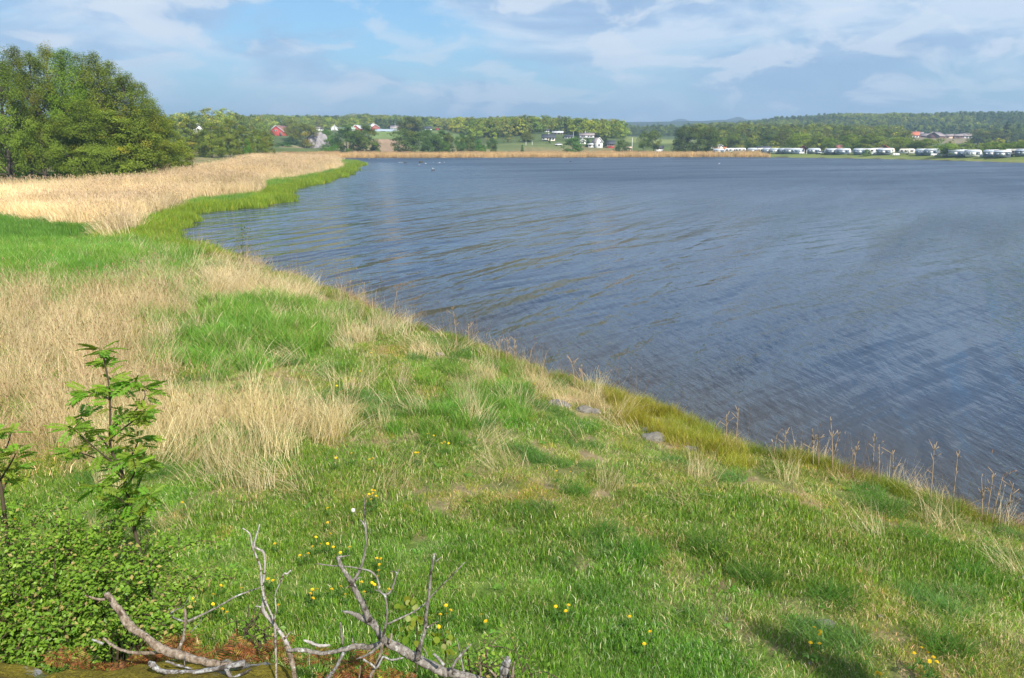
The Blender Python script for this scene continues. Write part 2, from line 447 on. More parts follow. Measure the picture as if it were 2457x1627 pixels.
def ground_colour(x, y):
    d = shore_d(x, y); r = np.hypot(x, y)
    c = np.tile(np.array((0.15, 0.165, 0.055)), (len(x), 1))
    n1 = fbm(x * 2.4, y * 2.4, 62)[:, None]; n2 = fbm(x * 0.35, y * 0.35, 33)[:, None]
    c = c * (1 - ss(0.45, 0.65, n1)) + np.array((0.28, 0.215, 0.125)) * ss(0.45, 0.65, n1)
    def put(mask, col, soft=None):
        nonlocal c
        c = np.where(mask[:, None], np.array(col) * (0.85 + 0.3 * n1), c)
    put(inside(x, y, ZP['lawn']), (0.13, 0.19, 0.04))
    put(inside(x, y, ZP['green_left']), (0.07, 0.13, 0.03))
    for k in ('dry_left', 'dry_mid', 'straw_bank', 'straw_bank2'): put(inside(x, y, ZP[k]), (0.34, 0.27, 0.14))
    put((d < 1.2) & (d > -0.2) & (r < 40), (0.10, 0.078, 0.055))
    far = (r > 46)
    put(far & (d < 9) & (d > -0.5) & (r < 300), (0.10, 0.15, 0.03))
    put(inside(x, y, REED) & far, (0.42, 0.32, 0.17))
    fl = (y > 300) & (r < 480)
    put(fl & (d > -1), (0.10, 0.13, 0.04))
    put(fl & (d > 2) & (d < 30) & (x < 118), (0.42, 0.32, 0.17))
    put(fl & (d > -1) & (d < 2), (0.09, 0.075, 0.05))
    put((y > 150) & (x > 100) & (d > 1.2) & (d < 9) & (r < 480), (0.19, 0.215, 0.065))
    put((y > 150) & (x > 100) & (d >= 9) & (d < 40) & (r < 480), (0.15, 0.19, 0.055))
    put((r > 480), (0.085, 0.115, 0.04))
    for poly, col in FIELDS: put(inside(x, y, poly), col)
    put((r > 1350), (0.045, 0.065, 0.032))
    return c

def polar_grid(r0, r1, g, a0, a1, na):
    nr = int(math.log(r1 / r0) / g) + 1
    R = np.geomspace(r0, r1, nr); A = np.radians(np.linspace(a0, a1, na))
    rr, aa = np.meshgrid(R, A, indexing='ij')
    x = (rr * np.sin(aa)).ravel(); y = (rr * np.cos(aa)).ravel()
    i, j = np.meshgrid(np.arange(nr - 1), np.arange(na - 1), indexing='ij')
    q = np.stack([i * na + j, i * na + j + 1, (i + 1) * na + j + 1, (i + 1) * na + j], -1).reshape(-1, 4)[:, ::-1]
    return x, y, q
def ground_material():
    m, w = mat_new('ground')
    tc = w.n('ShaderNodeTexCoord'); ob = tc.outputs['Object']
    c = w.n('ShaderNodeAttribute', attribute_name='col').outputs['Color']
    nz = w.noise(ob, 6.0, 8, 0.65)
    c = w.mix(1.0, c, w.ramp(nz, [(0.3, (0.65, 0.65, 0.62)), (0.7, (1.3, 1.3, 1.28))]), 'MULTIPLY')
    nb = w.noise(ob, 0.05, 6, 0.6)
    c = w.mix(1.0, c, w.ramp(nb, [(0.35, (0.82, 0.86, 0.8)), (0.65, (1.15, 1.12, 1.1))]), 'MULTIPLY')
    b = w.n('ShaderNodeBsdfPrincipled', ins={'Base Color': c, 'Roughness': 0.95, 'Specular IOR Level': 0.1})
    bn = w.n('ShaderNodeBump', ins={'Strength': 0.8, 'Distance': 0.05, 'Height': w.noise(ob, 14.0, 6, 0.6)})
    w.l(bn.outputs[0], b.inputs['Normal'])
    w.n('ShaderNodeOutputMaterial', ins={0: b.outputs[0]})
    return m
M['ground'] = ground_material()
def build_ground():
    V = []; Q = []; n = 0
    for (a0, a1, na) in ((-42, 42, 300), (42, 318, 60)):
        x, y, q = polar_grid(0.6, 5000, 0.024, a0, a1, na)
        V.append(np.stack([x, y], 1)); Q.append(q + n); n += len(x)
    V = np.vstack(V)
    h = height(V[:, 0], V[:, 1])
    me = mesh_np('ground', np.column_stack([V, h]), [np.vstack(Q)], M['ground'], ground_colour(V[:, 0], V[:, 1]), smooth=True)
    tag(link('ground', me), kind='structure', label='grassy shore meadow, reed land and far fields')
build_ground()

# mossy rock underfoot
def rock_material():
    m, w = mat_new('mossy_rock')
    tc = w.n('ShaderNodeTexCoord'); ob = tc.outputs['Object']
    moss_n = w.noise(ob, 55.0, 6, 0.7)
    moss = w.ramp(moss_n, [(0.3, (0.09, 0.078, 0.010)), (0.5, (0.20, 0.165, 0.018)), (0.72, (0.34, 0.27, 0.045))])
    brown = w.noise(ob, 5.0, 5, 0.6)
    moss = w.mix(w.ramp(brown, [(0.55, (0, 0, 0)), (0.7, (1, 1, 1))]), moss, (0.10, 0.06, 0.025, 1))
    gn = w.noise(ob, 30.0, 8, 0.7)
    grey = w.ramp(gn, [(0.3, (0.13, 0.13, 0.135)), (0.55, (0.27, 0.27, 0.275)), (0.75, (0.42, 0.42, 0.42))])
    k = w.noise(w.mapping(ob, scale=(1.0, 1.0, 1.0)), 1.75, 6, 0.58, 0.3)
    bare = w.ramp(k, [(0.60, (0, 0, 0)), (0.64, (1, 1, 1))])
    c = w.mix(bare, moss, grey)
    b = w.n('ShaderNodeBsdfPrincipled', ins={'Base Color': c, 'Roughness': 0.95, 'Specular IOR Level': 0.15})
    hgt = w.math('ADD', w.math('MULTIPLY', moss_n, w.math('SUBTRACT', 1.0, w.math('MULTIPLY', bare, 0.7))), w.math('MULTIPLY', w.noise(ob, 9.0, 4, 0.5), 0.8))
    bn = w.n('ShaderNodeBump', ins={'Strength': 1.0, 'Distance': 0.03, 'Height': hgt})
    w.l(bn.outputs[0], b.inputs['Normal'])
    w.n('ShaderNodeOutputMaterial', ins={0: b.outputs[0]})
    return m
M['rock_moss'] = rock_material()
def build_rock():
    xs = np.linspace(-4.2, 1.8, 330); ys = np.linspace(1.4, 4.9, 230)
    x, y = [a.ravel() for a in np.meshgrid(xs, ys)]
    s = rock_s(x, y)
    h = height(x, y) + 0.02 + 0.05 * (fbm(x * 6, y * 6, 41) - 0.5) + 0.035 * (fbm(x * 22, y * 22, 43) - 0.5)
    h = np.where(s > 0.35, h - (s - 0.35) * 0.5, h)
    na = len(xs); i, j = np.meshgrid(np.arange(len(ys) - 1), np.arange(na - 1), indexing='ij')
    q = np.stack([i * na + j, i * na + j + 1, (i + 1) * na + j + 1, (i + 1) * na + j], -1).reshape(-1, 4)
    q = q[(s[q] < 0.6).all(1)]
    tag(link('rock_outcrop', mesh_np('rock_outcrop', np.column_stack([x, y, h]), [q], M['rock_moss'], smooth=True)), kind='structure', label='mossy rock outcrop in the foreground')
build_rock()

# ------------------------------------------------------------------ water
def water_material():
    m, w = mat_new('bay_water')
    tc = w.n('ShaderNodeTexCoord'); ob = tc.outputs['Object']
    calm = w.n('ShaderNodeAttribute', attribute_name='calm').outputs['Fac']
    shal = w.n('ShaderNodeAttribute', attribute_name='shallow').outputs['Fac']
    def waves(rot, sx, sy, detail=3, rough=0.5, dist=0.0):
        v = w.mapping(w.mapping(ob, rot=(0, 0, rot)), scale=(sx, sy, 1))
        return w.noise(v, 1.0, detail, rough, dist)
    # gusts: patches of rougher and smoother water
    gust = w.ramp(waves(-0.9, 0.018, 0.07, 5, 0.6, 0.5), [(0.36, (0.35, 0.35, 0.35)), (0.62, (1, 1, 1))])
    act = w.math('MULTIPLY', gust, w.math('SUBTRACT', 1.0, w.math('MULTIPLY', calm, 0.80)))
    long1 = waves(-1.15, 0.055, 0.62, 2, 0.5, 0.35)       # swells seen as long lines
    long2 = waves(-0.70, 0.14, 0.9, 2, 0.5, 0.2)
    chop1 = waves(-1.35, 0.42, 2.5, 3, 0.55, 0.25)
    chop2 = waves(-1.75, 0.75, 4.0, 3, 0.55, 0.3)
    rip = waves(-0.95, 5.0, 13.0, 2, 0.5, 0.1)
    h = w.math('MULTIPLY', long1, 0.42)
    h = w.math('ADD', h, w.math('MULTIPLY', long2, 0.16))
    long0 = waves(-0.95, 0.03, 0.17, 3, 0.5, 0.5)         # broad bands of ruffled and sleek water
    h = w.math('ADD', h, w.math('MULTIPLY', long0, 0.7))
    act = w.math('MULTIPLY', act, w.ramp(waves(-1.05, 0.022, 0.20, 4, 0.55, 0.6), [(0.38, (0.3, 0.3, 0.3)), (0.58, (1.25, 1.25, 1.25))]))
    hc = w.math('ADD', w.math('MULTIPLY', chop1, 0.24), w.math('MULTIPLY', chop2, 0.12))
    hc = w.math('ADD', hc, w.math('MULTIPLY', rip, 0.026))
    h = w.math('ADD', h, w.math('MULTIPLY', hc, w.math('ADD', w.math('MULTIPLY', act, 0.92), 0.08)))
    bn = w.n('ShaderNodeBump', ins={'Strength': 1.0, 'Distance': 1.0, 'Height': h})
    deep = w.mix(shal, (0.018, 0.037, 0.072, 1), (0.040, 0.036, 0.029, 1))
    lane = w.ramp(waves(-0.45, 0.009, 0.05, 6, 0.62, 1.0), [(0.32, (0.65, 0.65, 0.65)), (0.68, (1.2, 1.2, 1.2))])
    b = w.n('ShaderNodeBsdfPrincipled', ins={'Base Color': deep, 'Roughness': w.math('ADD', w.math('MULTIPLY', w.math('MULTIPLY', w.n('ShaderNodeAttribute', attribute_name='far').outputs['Fac'], w.math('SUBTRACT', 1.0, w.math('MULTIPLY', calm, 0.6))), w.math('MULTIPLY', lane, 0.34)), 0.05), 'IOR': 1.333, 'Specular IOR Level': 0.5, 'Normal': bn.outputs[0]})
    w.n('ShaderNodeOutputMaterial', ins={0: b.outputs[0]})
    return m
M['water'] = water_material()
def build_water():
    x, y, q = polar_grid(4, 900, 0.022, -62, 130, 300)
    d = -shore_d(x, y)
    rr = np.hypot(x, y); calm = ss(16, 2, d) * ss(20, 60, rr) * ss(45, 20, x) * 0.8 + 0.75 * ss(55, 8, d) * ss(22, 60, rr) * ss(300, 200, y) * ss(30, 5, x)
    calm = np.clip(calm, 0, 1)
    shal = np.maximum(ss(8, 0, d) * ss(60, 25, np.hypot(x, y)) * 0.9, ss(4, 0, d) * 0.5); farw = ss(15, 160, np.hypot(x, y))
    me = mesh_np('water', np.column_stack([x, y, np.zeros_like(x)]), [q], M['water'], smooth=True)
    for nm, v in (('calm', calm), ('shallow', shal), ('far', farw)):
        at = me.attributes.new(nm, 'FLOAT', 'POINT'); at.data.foreach_set('value', v.astype(np.float32))
    tag(link('water', me), kind='structure', label='rippled blue bay water')
build_water()

# ------------------------------------------------------------------ scatter of grass, reeds and woods
def scatter_group(coll):
    ng = bpy.data.node_groups.new('scatter_' + coll.name, 'GeometryNodeTree')
    ng.interface.new_socket('Geometry', in_out='INPUT', socket_type='NodeSocketGeometry')
    ng.interface.new_socket('Geometry', in_out='OUTPUT', socket_type='NodeSocketGeometry')
    nd = ng.nodes; lk = ng.links
    gi = nd.new('NodeGroupInput'); go = nd.new('NodeGroupOutput')
    ci = nd.new('GeometryNodeCollectionInfo'); ci.inputs['Collection'].default_value = coll
    ci.inputs['Separate Children'].default_value = True; ci.inputs['Reset Children'].default_value = True
    ip = nd.new('GeometryNodeInstanceOnPoints'); ip.inputs['Pick Instance'].default_value = True
    def attr(nm, t):
        a = nd.new('GeometryNodeInputNamedAttribute'); a.data_type = t; a.inputs['Name'].default_value = nm
        return [s for s in a.outputs if s.enabled][0]
    lk.new(gi.outputs[0], ip.inputs['Points']); lk.new(ci.outputs[0], ip.inputs['Instance'])
    lk.new(attr('pick', 'INT'), ip.inputs['Instance Index'])
    lk.new(attr('rot', 'FLOAT_VECTOR'), ip.inputs['Rotation']); lk.new(attr('scl', 'FLOAT_VECTOR'), ip.inputs['Scale'])
    lk.new(ip.outputs[0], go.inputs[0])
    return ng
def scatter(name, ng, pos, pick, rot, scl, tint, label):
    n = len(pos)
    me = bpy.data.meshes.new(name); me.vertices.add(n); me.vertices.foreach_set('co', np.asarray(pos, np.float32).ravel())
    a = me.attributes.new('pick', 'INT', 'POINT'); a.data.foreach_set('value', np.asarray(pick, np.int32))
    a = me.attributes.new('rot', 'FLOAT_VECTOR', 'POINT'); a.data.foreach_set('vector', np.asarray(rot, np.float32).ravel())
    scl = np.asarray(scl, np.float32)
    if scl.ndim == 1: scl = np.stack([scl] * 3, 1)
    a = me.attributes.new('scl', 'FLOAT_VECTOR', 'POINT'); a.data.foreach_set('vector', scl.ravel())
    a = me.attributes.new('tint', 'FLOAT_COLOR', 'POINT'); c = np.ones((n, 4), np.float32); c[:, :3] = tint; a.data.foreach_set('color', c.ravel())
    o = link(name, me)
    md = o.modifiers.new('scatter', 'NODES'); md.node_group = ng
    return tag(o, label, kind='stuff')

def tuft_mesh(name, seed, n, R, h0, h1, width, lean, curve, pal, wts, plume=0.0, plume_col=(0.3, 0.2, 0.13), segs=3, dirbias=None, taper=1.0):
    g = np.random.default_rng(seed)
    a = g.uniform(0, 6.283, n); r = R * np.sqrt(g.random(n))
    bx, by = r * np.cos(a), r * np.sin(a)
    h = g.uniform(h0, h1, n)
    az = g.uniform(0, 6.283, n) if dirbias is None else dirbias + g.normal(0, 0.7, n)
    ln = lean * g.uniform(0.2, 1.0, n); cv = curve * g.uniform(0.3, 1.0, n)
    fa = g.uniform(0, 6.283, n); wx, wy = np.cos(fa) * width / 2, np.sin(fa) * width / 2
    wv = g.uniform(0.7, 1.3, n)
    ci = g.choice(len(pal), n, p=np.array(wts) / sum(wts))
    col = np.array(pal)[ci] * g.uniform(0.75, 1.25, (n, 1))
    V = []; C = []
    for k in range(segs + 1):
        t = k / segs
        out = h * (ln * t + cv * t * t); up = h * (t * np.sqrt(np.maximum(0.05, 1 - np.minimum(ln, .98) ** 2)) - 0.45 * cv * t ** 2.2)
        px, py, pz = bx + np.cos(az) * out, by + np.sin(az) * out, np.maximum(up, 0.01 + 0.03 * t) - (0.03 if k == 0 else 0)
        ww = (1 - 0.85 * t ** 1.6 * taper) * wv
        V.append(np.stack([px - wx * ww, py - wy * ww, pz], 1)); V.append(np.stack([px + wx * ww, py + wy * ww, pz], 1))
        C += [col, col]
    m = 2 * (segs + 1)
    V = np.stack(V, 1).reshape(-1, 3); C = np.stack(C, 1).reshape(-1, 3)
    b = np.arange(n)[:, None] * m
    Q = np.concatenate([b + np.array([[2 * k, 2 * k + 1, 2 * k + 3, 2 * k + 2]]) for k in range(segs)])
    if plume > 0:
        top = V.reshape(n, m, 3)[:, -1]; sel = g.random(n) < 0.22; tp = top[sel]; k = len(tp)
        dz = az[sel]; L = plume * g.uniform(0.7, 1.2, k); W = plume * 0.11
        dx, dy = np.cos(dz) * 0.45 * L, np.sin(dz) * 0.45 * L
        nx, ny = -np.sin(dz) * W, np.cos(dz) * W
        pv = np.stack([tp, np.column_stack([tp[:, 0] + dx * .4 + nx, tp[:, 1] + dy * .4 + ny, tp[:, 2] + L * .45]), np.column_stack([tp[:, 0] + dx, tp[:, 1] + dy, tp[:, 2] + L * .75]), np.column_stack([tp[:, 0] + dx * .4 - nx, tp[:, 1] + dy * .4 - ny, tp[:, 2] + L * .45])], 1).reshape(-1, 3)
        Q = np.vstack([Q, len(V) + np.arange(k)[:, None] * 4 + np.arange(4)[None]])
        V = np.vstack([V, pv]); C = np.vstack([C, np.tile(plume_col, (4 * k, 1)) * g.uniform(.8, 1.2, (4 * k, 1))])
    return mesh_np(name, V, [Q], M['blade'], C)
def rosette_mesh(name, seed, n, L, W, col, droop=0.3):
    g = np.random.default_rng(seed); V = []; Q = []; C = []
    for i in range(n):
        a = g.uniform(0, 6.283); l = L * g.uniform(.6, 1.1); w_ = W * g.uniform(.7, 1.2); e = g.uniform(.15, .9)
        d = np.array((math.cos(a), math.sin(a), 0)); s = np.array((-d[1], d[0], 0)); k0 = len(V)
        for t, ww in ((0, .15), (.35, .8), (.7, 1.0), (1, .1)):
            p = d * l * t * math.cos(e) + np.array((0, 0, l * (math.sin(e) * t - droop * t * t)))
            V += [p - s * w_ * ww, p + s * w_ * ww]
            C += [np.array(col) * g.uniform(.8, 1.2)] * 2
        Q += [(k0 + 2 * k, k0 + 2 * k + 1, k0 + 2 * k + 3, k0 + 2 * k + 2) for k in range(3)]
    return mesh_np(name, V, [np.array(Q)], M['blade'], C)

GREENS = [(0.155, 0.265, 0.030), (0.115, 0.215, 0.026), (0.215, 0.295, 0.045), (0.095, 0.175, 0.040)]
STRAW = [(0.64, 0.53, 0.32), (0.56, 0.45, 0.265), (0.72, 0.63, 0.44), (0.43, 0.32, 0.20)]
MIXP = GREENS + STRAW
tcoll = bpy.data.collections.new('tuft_sources')
T = {}
def reg(kind, me):
    o = bpy.data.objects.new('t%03d_%s' % (len(tcoll.objects), kind), me); tcoll.objects.link(o)
    T.setdefault(kind, []).append(len(tcoll.objects) - 1)
for k in range(4): reg('lawn', tuft_mesh('lawn', 100 + k, 320, .26, .018, .046, .0048, .75, .5, MIXP, [4, 4, 3, 2, .5, .4, .3, .3]))
for k in range(5): reg('mead', tuft_mesh('mead', 120 + k, 260, .25, .026, .095, .0050, .7, .7, MIXP, [4, 3, 4, 2, 1.1, 1.0, .6, .7]))
for k in range(3): reg('dark', tuft_mesh('dark', 140 + k, 260, .20, .07, .18, .0052, .8, .7, [(0.105, 0.20, 0.030), (0.13, 0.225, 0.04), (0.095, 0.18, 0.045), (0.42, 0.33, 0.18)], [4, 3, 3, .3]))
for k in range(4): reg('lush', tuft_mesh('lush', 160 + k, 170, .22, .22, .50, .010, .35, .5, [(0.12, 0.26, 0.030), (0.16, 0.29, 0.040), (0.10, 0.215, 0.028), (0.24, 0.30, 0.06), (0.55, 0.45, 0.26)], [3, 3, 2, 1, .5]))
for k in range(5): reg('tall', tuft_mesh('tall', 180 + k, 75, .28, .45, 1.0, .0055, .35, .25, STRAW + [(0.14, 0.17, 0.05)], [4, 3, 3, 1.4, .8], plume=.09, plume_col=(.36, .24, .15)))
for k in range(4): reg('mat', tuft_mesh('mat', 200 + k, 70, .34, .30, .65, .006, .93, .35, STRAW, [4, 3, 4, 1.5], dirbias=0.0))
for k in range(3): reg('sedge', tuft_mesh('sedge', 220 + k, 200, .28, .22, .45, .007, .3, .45, [(0.21, 0.25, 0.025), (0.27, 0.28, 0.04), (0.15, 0.22, 0.025), (0.33, 0.27, 0.08)], [3, 3, 2, 1]))
for k in range(5): reg('reed', tuft_mesh('reed', 240 + k, 70, .75, 1.1, 1.9, .026, .35, .22, [(.66, .51, .30), (.57, .43, .245), (.72, .58, .38), (.46, .33, .19)], [4, 3, 3, 1], plume=.22, plume_col=(.46, .33, .21), dirbias=2.6))
for k in range(3): reg('reedlow', tuft_mesh('reedlow', 260 + k, 80, .8, .7, 1.3, .026, .93, .3, [(.66, .52, .31), (.58, .44, .26), (.72, .60, .40)], [4, 3, 3], dirbias=2.6))
for k in range(3): reg('marsh', tuft_mesh('marsh', 280 + k, 150, .7, .35, .75, .030, .2, .25, [(.12, .235, .035), (.15, .26, .045), (.095, .185, .035), (.30, .30, .09)], [4, 3, 2, .7]))
for k in range(4): reg('farreed', tuft_mesh('farreed', 300 + k, 80, 1.7, 1.7, 2.5, .075, .12, .1, [(.62, .44, .22), (.53, .37, .185), (.66, .50, .28)], [4, 3, 3], plume=.35, plume_col=(.40, .27, .17)))
for k in range(3): reg('herb', rosette_mesh('herb', 320 + k, 9, .10, .016, (.10, .215, .03)))
for k in range(3): reg('weed', tuft_mesh('weed', 340 + k, 9, .16, .5, .95, .005, .18, .1, [(.24, .16, .10), (.33, .24, .14), (.18, .12, .08)], [3, 3, 2], plume=.07, plume_col=(.2, .12, .08)))
for k in range(2): reg('browntuft', tuft_mesh('browntuft', 360 + k, 120, .22, .15, .38, .006, .75, .6, [(.36, .24, .15), (.45, .32, .2), (.26, .17, .10)], [3, 3, 2]))
def pebble_mesh(seed):
    import bmesh
    g = np.random.default_rng(seed); bm = bmesh.new(); bmesh.ops.create_icosphere(bm, subdivisions=1, radius=.05)
    v = np.array([q.co[:] for q in bm.verts]) * g.uniform(.6, 1.3, (len(bm.verts), 1)) * np.array((1.2, .9, .6)); f = np.array([[q.index for q in p.verts] for p in bm.faces]); bm.free()
    return mesh_np('pebble', v, [f], M['blade'], np.tile(g.uniform(.06, .22) * np.array((1, .93, .84)), (len(v), 1)))
for k in range(4): reg('pebble', pebble_mesh(380 + k))
TUFT_NG = scatter_group(tcoll)

RG = np.random.default_rng(7)
def band_points(r0, r1, dens, a=42):
    A = math.radians(2 * a); area = A * (r1 * r1 - r0 * r0) / 2; n = int(area * dens)
    r = np.sqrt(RG.uniform(r0 * r0, r1 * r1, n)); t = RG.uniform(-A / 2, A / 2, n)
    return r * np.sin(t), r * np.cos(t)
def choose(kind, n): 
    L = T[kind]; return RG.choice(L, n)
class Bag:
    def __init__(s): s.p = []; s.k = []; s.r = []; s.s = []; s.t = []
    def add(s, x, y, kind, scale, tint, zoff=0.0, tilt=0.12, rz=None, sz=None):
        n = len(x)
        if n == 0: return
        z = height(x, y) + zoff
        s.p.append(np.column_stack([x, y, z])); s.k.append(choose(kind, n))
        rz = RG.uniform(0, 6.283, n) if rz is None else rz
        s.r.append(np.column_stack([RG.normal(0, tilt, n), RG.normal(0, tilt, n), rz]))
        sc = np.stack([scale * np.ones(n)] * 3, 1)
        if sz is not None: sc[:, 2] *= sz
        s.s.append(sc); s.t.append(np.broadcast_to(tint, (n, 3)) * RG.uniform(.82, 1.18, (n, 1)))
    def build(s, name, label):
        return scatter(name, TUFT_NG, np.vstack(s.p), np.concatenate(s.k), np.vstack(s.r), np.vstack(s.s), np.vstack(s.t), label)

def near_meadow():
    short, tall, shore = Bag(), Bag(), Bag()
    for r0, r1, dens in ((3.6, 8, 44), (8, 13, 34), (13, 20, 21), (20, 32, 12), (32, 48, 7)):
        x, y = band_points(r0, r1, dens)
        d = shore_d(x, y); s = rock_s(x, y)
        ok = (d > 0.15) & ((s > 0.18) | (x > 2.5))
        x, y, d = x[ok], y[ok], d[ok]; r = np.hypot(x, y)
        big = 1.0 + 0.035 * np.maximum(r - 9, 0)      # coarser tufts further off
        jit = 1.0 + .09 * r; wx = x + jit * (fbm(x * 1.3, y * 1.3, 51) - .5) + RG.normal(0, .10 + .028 * r, len(x)); wy = y + 1.3 * jit * (fbm(x * 1.3, y * 1.3, 52) - .5) + RG.normal(0, .12 + .045 * r, len(x))
        Zm = {k: inside(wx, wy, p) for k, p in ZP.items()}
        u = RG.random(len(x)); n1 = fbm(x * 1.0, y * 1.0, 61); n2 = fbm(x * 2.4, y * 2.4, 62); n3 = fbm(x * .4, y * .4, 63)
        left = np.ones(len(x), bool)
        def take(mask): 
            nonlocal left
            m = mask & left; left = left & ~m; return m
        hue = np.column_stack([1.0 + .5 * (n1 - .5), np.ones(len(x)), 1.0 + .3 * (n3 - .5)]) * (0.88 + .58 * n2)[:, None] * np.array((.97, 1.0, .95))
        # waterline litter and dry fringe
        m = take((d < .55) & (u < .55)); shore.add(x[m], y[m], 'browntuft', big[m] * .75, (.85, .72, .62))
        m = take(Zm['sedge_bank'] & (u < .9)); short.add(x[m], y[m], 'sedge', big[m] * .58, hue[m] * (1.12, 1.0, .9))
        m = take((d < 1.5) & (u < .10)); shore.add(x[m], y[m], 'weed', big[m] * .9, (1, 1, 1))
        m = take((d < 1.5) & (u < .20) & (n1 > .52)); shore.add(x[m], y[m], 'mat', big[m] * .5, (.9, .74, .62))
        m = take((d < .9) & (u < .72)); shore.add(x[m], y[m], 'browntuft', big[m] * .85, (.85, .62, .50))
        m = take((d < 1.3) & (u < .84)); short.add(x[m], y[m], 'sedge', big[m] * .5, hue[m] * (.8, .88, .8))
        m = take(Zm['green_clump'] & (u < .9)); short.add(x[m], y[m], 'lush', big[m] * .62, hue[m])
        m = take(Zm['green_left']); short.add(x[m], y[m], 'lush', big[m] * .85, hue[m] * (1.05, 1.06, 1.0))
        m = take(Zm['green_mid'] & (n1 > .40) & (u < .55)); short.add(x[m], y[m], 'lush', big[m] * .9, hue[m])
        m = take(Zm['straw_bank'] & (u < .42)); tall.add(x[m], y[m], 'mat', big[m] * .9, (1.05, 1.0, .95))
        m = take(Zm['straw_bank'] & (u < .56)); tall.add(x[m], y[m], 'tall', big[m] * .6, (1, 1, 1))
        m = take(Zm['straw_bank2'] & (u < .24)); tall.add(x[m], y[m], 'mat', big[m] * .7, (1.0, .92, .85))
        m = take(Zm['dry_left'] & (u < .38)); tall.add(x[m], y[m], 'tall', big[m] * RG.uniform(.5, .8, m.sum()), np.where((n1[m] > .60)[:, None], (.86, .74, .66), (1.08, 1.03, .98)))
        m = take(Zm['dry_left'] & (u < .46)); tall.add(x[m], y[m], 'mat', big[m], (.9, .85, .8))
        m = take(Zm['dry_left'] & (u < .90)); short.add(x[m], y[m], 'mead', big[m] * 1.9, hue[m] * (1.1, .92, .9))
        m = take(Zm['dry_mid'] & (u < .26)); tall.add(x[m], y[m], 'tall', big[m] * RG.uniform(.5, .85, m.sum()), (1.08, 1.06, .95), tilt=.22)
        m = take(Zm['dry_mid'] & (u < .40)); tall.add(x[m], y[m], 'mat', big[m] * 1.0, (1.0, .97, .9))
        m = take(Zm['olive'] & (u < .5)); short.add(x[m], y[m], 'mead', big[m] * 1.2, hue[m] * (1.2, 1, .9))
        m = take(Zm['lawn'] & (n2 < .60)); short.add(x[m], y[m], 'lawn', big[m] * RG.uniform(.8, 1.15, m.sum()), hue[m] * (.90, 1.0, .9))
        m = take(Zm['lawn'] & (u < .7)); short.add(x[m], y[m], 'mead', big[m] * .55, hue[m] * (.9, 1, .9))
        m = take(Zm['lawn']); short.add(x[m], y[m], 'herb', big[m] * .8, hue[m])
        # open meadow: thatch, tussocks, herbs
        bare = (n2 > .575) & (n1 > .40)
        m = take(bare & (u < .14)); tall.add(x[m], y[m], 'mat', big[m] * .35, (.85, .74, .62))
        m = take(bare & (u < .55)); short.add(x[m], y[m], 'lawn', big[m] * .7, hue[m] * (1.5, 1.02, .9))
        m = take(bare & (u < .72)); left &= ~m
        m = take((n1 < .43) & (n2 < .5) & (u < .5)); short.add(x[m], y[m], 'dark', big[m] * RG.uniform(.7, 1.1, m.sum()), hue[m])
        m = take(u < .10); short.add(x[m], y[m], 'herb', big[m] * 1.0, hue[m])
        m = take((u > .988) & (r > 8)); tall.add(x[m], y[m], 'mat', big[m] * .8, (1, .95, .85))
        m = take((u > .978) & (r > 9)); tall.add(x[m], y[m], 'tall', big[m] * .6, (1, 1, .95), tilt=.4)
        m = take(left & (n3 > .48)); short.add(x[m], y[m], 'mead', big[m] * RG.uniform(.5, .95, m.sum()), hue[m] * (1.12, 1.0, .95))
        m = take(left); short.add(x[m], y[m], 'lawn', big[m] * RG.uniform(.9, 1.4, m.sum()), hue[m])
    x, y = band_points(6, 48, 9)
    d = shore_d(x, y); u = RG.random(len(x)); n = fbm(x * .8, y * .8, 55); r = np.hypot(x, y)
    peb = Bag(); m = (d > -.5) & (d < .6) & (n > .42)
    peb.add(x[m], y[m], 'pebble', RG.uniform(.5, 2.6, m.sum()) * (1 + .02 * r[m]), (1, 1, 1), tilt=.5)
    m = (d > -1.0) & (d < .1) & (n < .50) & (u < .5); shore.add(x[m], y[m], 'sedge', .55, (.8, .85, .7))
    m = (d > -.45) & (d < .5) & (u < .35); shore.add(x[m], y[m], 'mat', .45, (.55, .45, .38), zoff=.03)
    peb.build('shore_pebbles', 'dark pebbles along the near waterline')
    short.build('meadow_grass', 'green meadow grass covering the near shore slope')
    tall.build('dry_grass', 'tall straw coloured dry grass on the meadow')
    shore.build('shore_litter', 'brown dry reed litter and weeds along the waterline')
near_meadow()

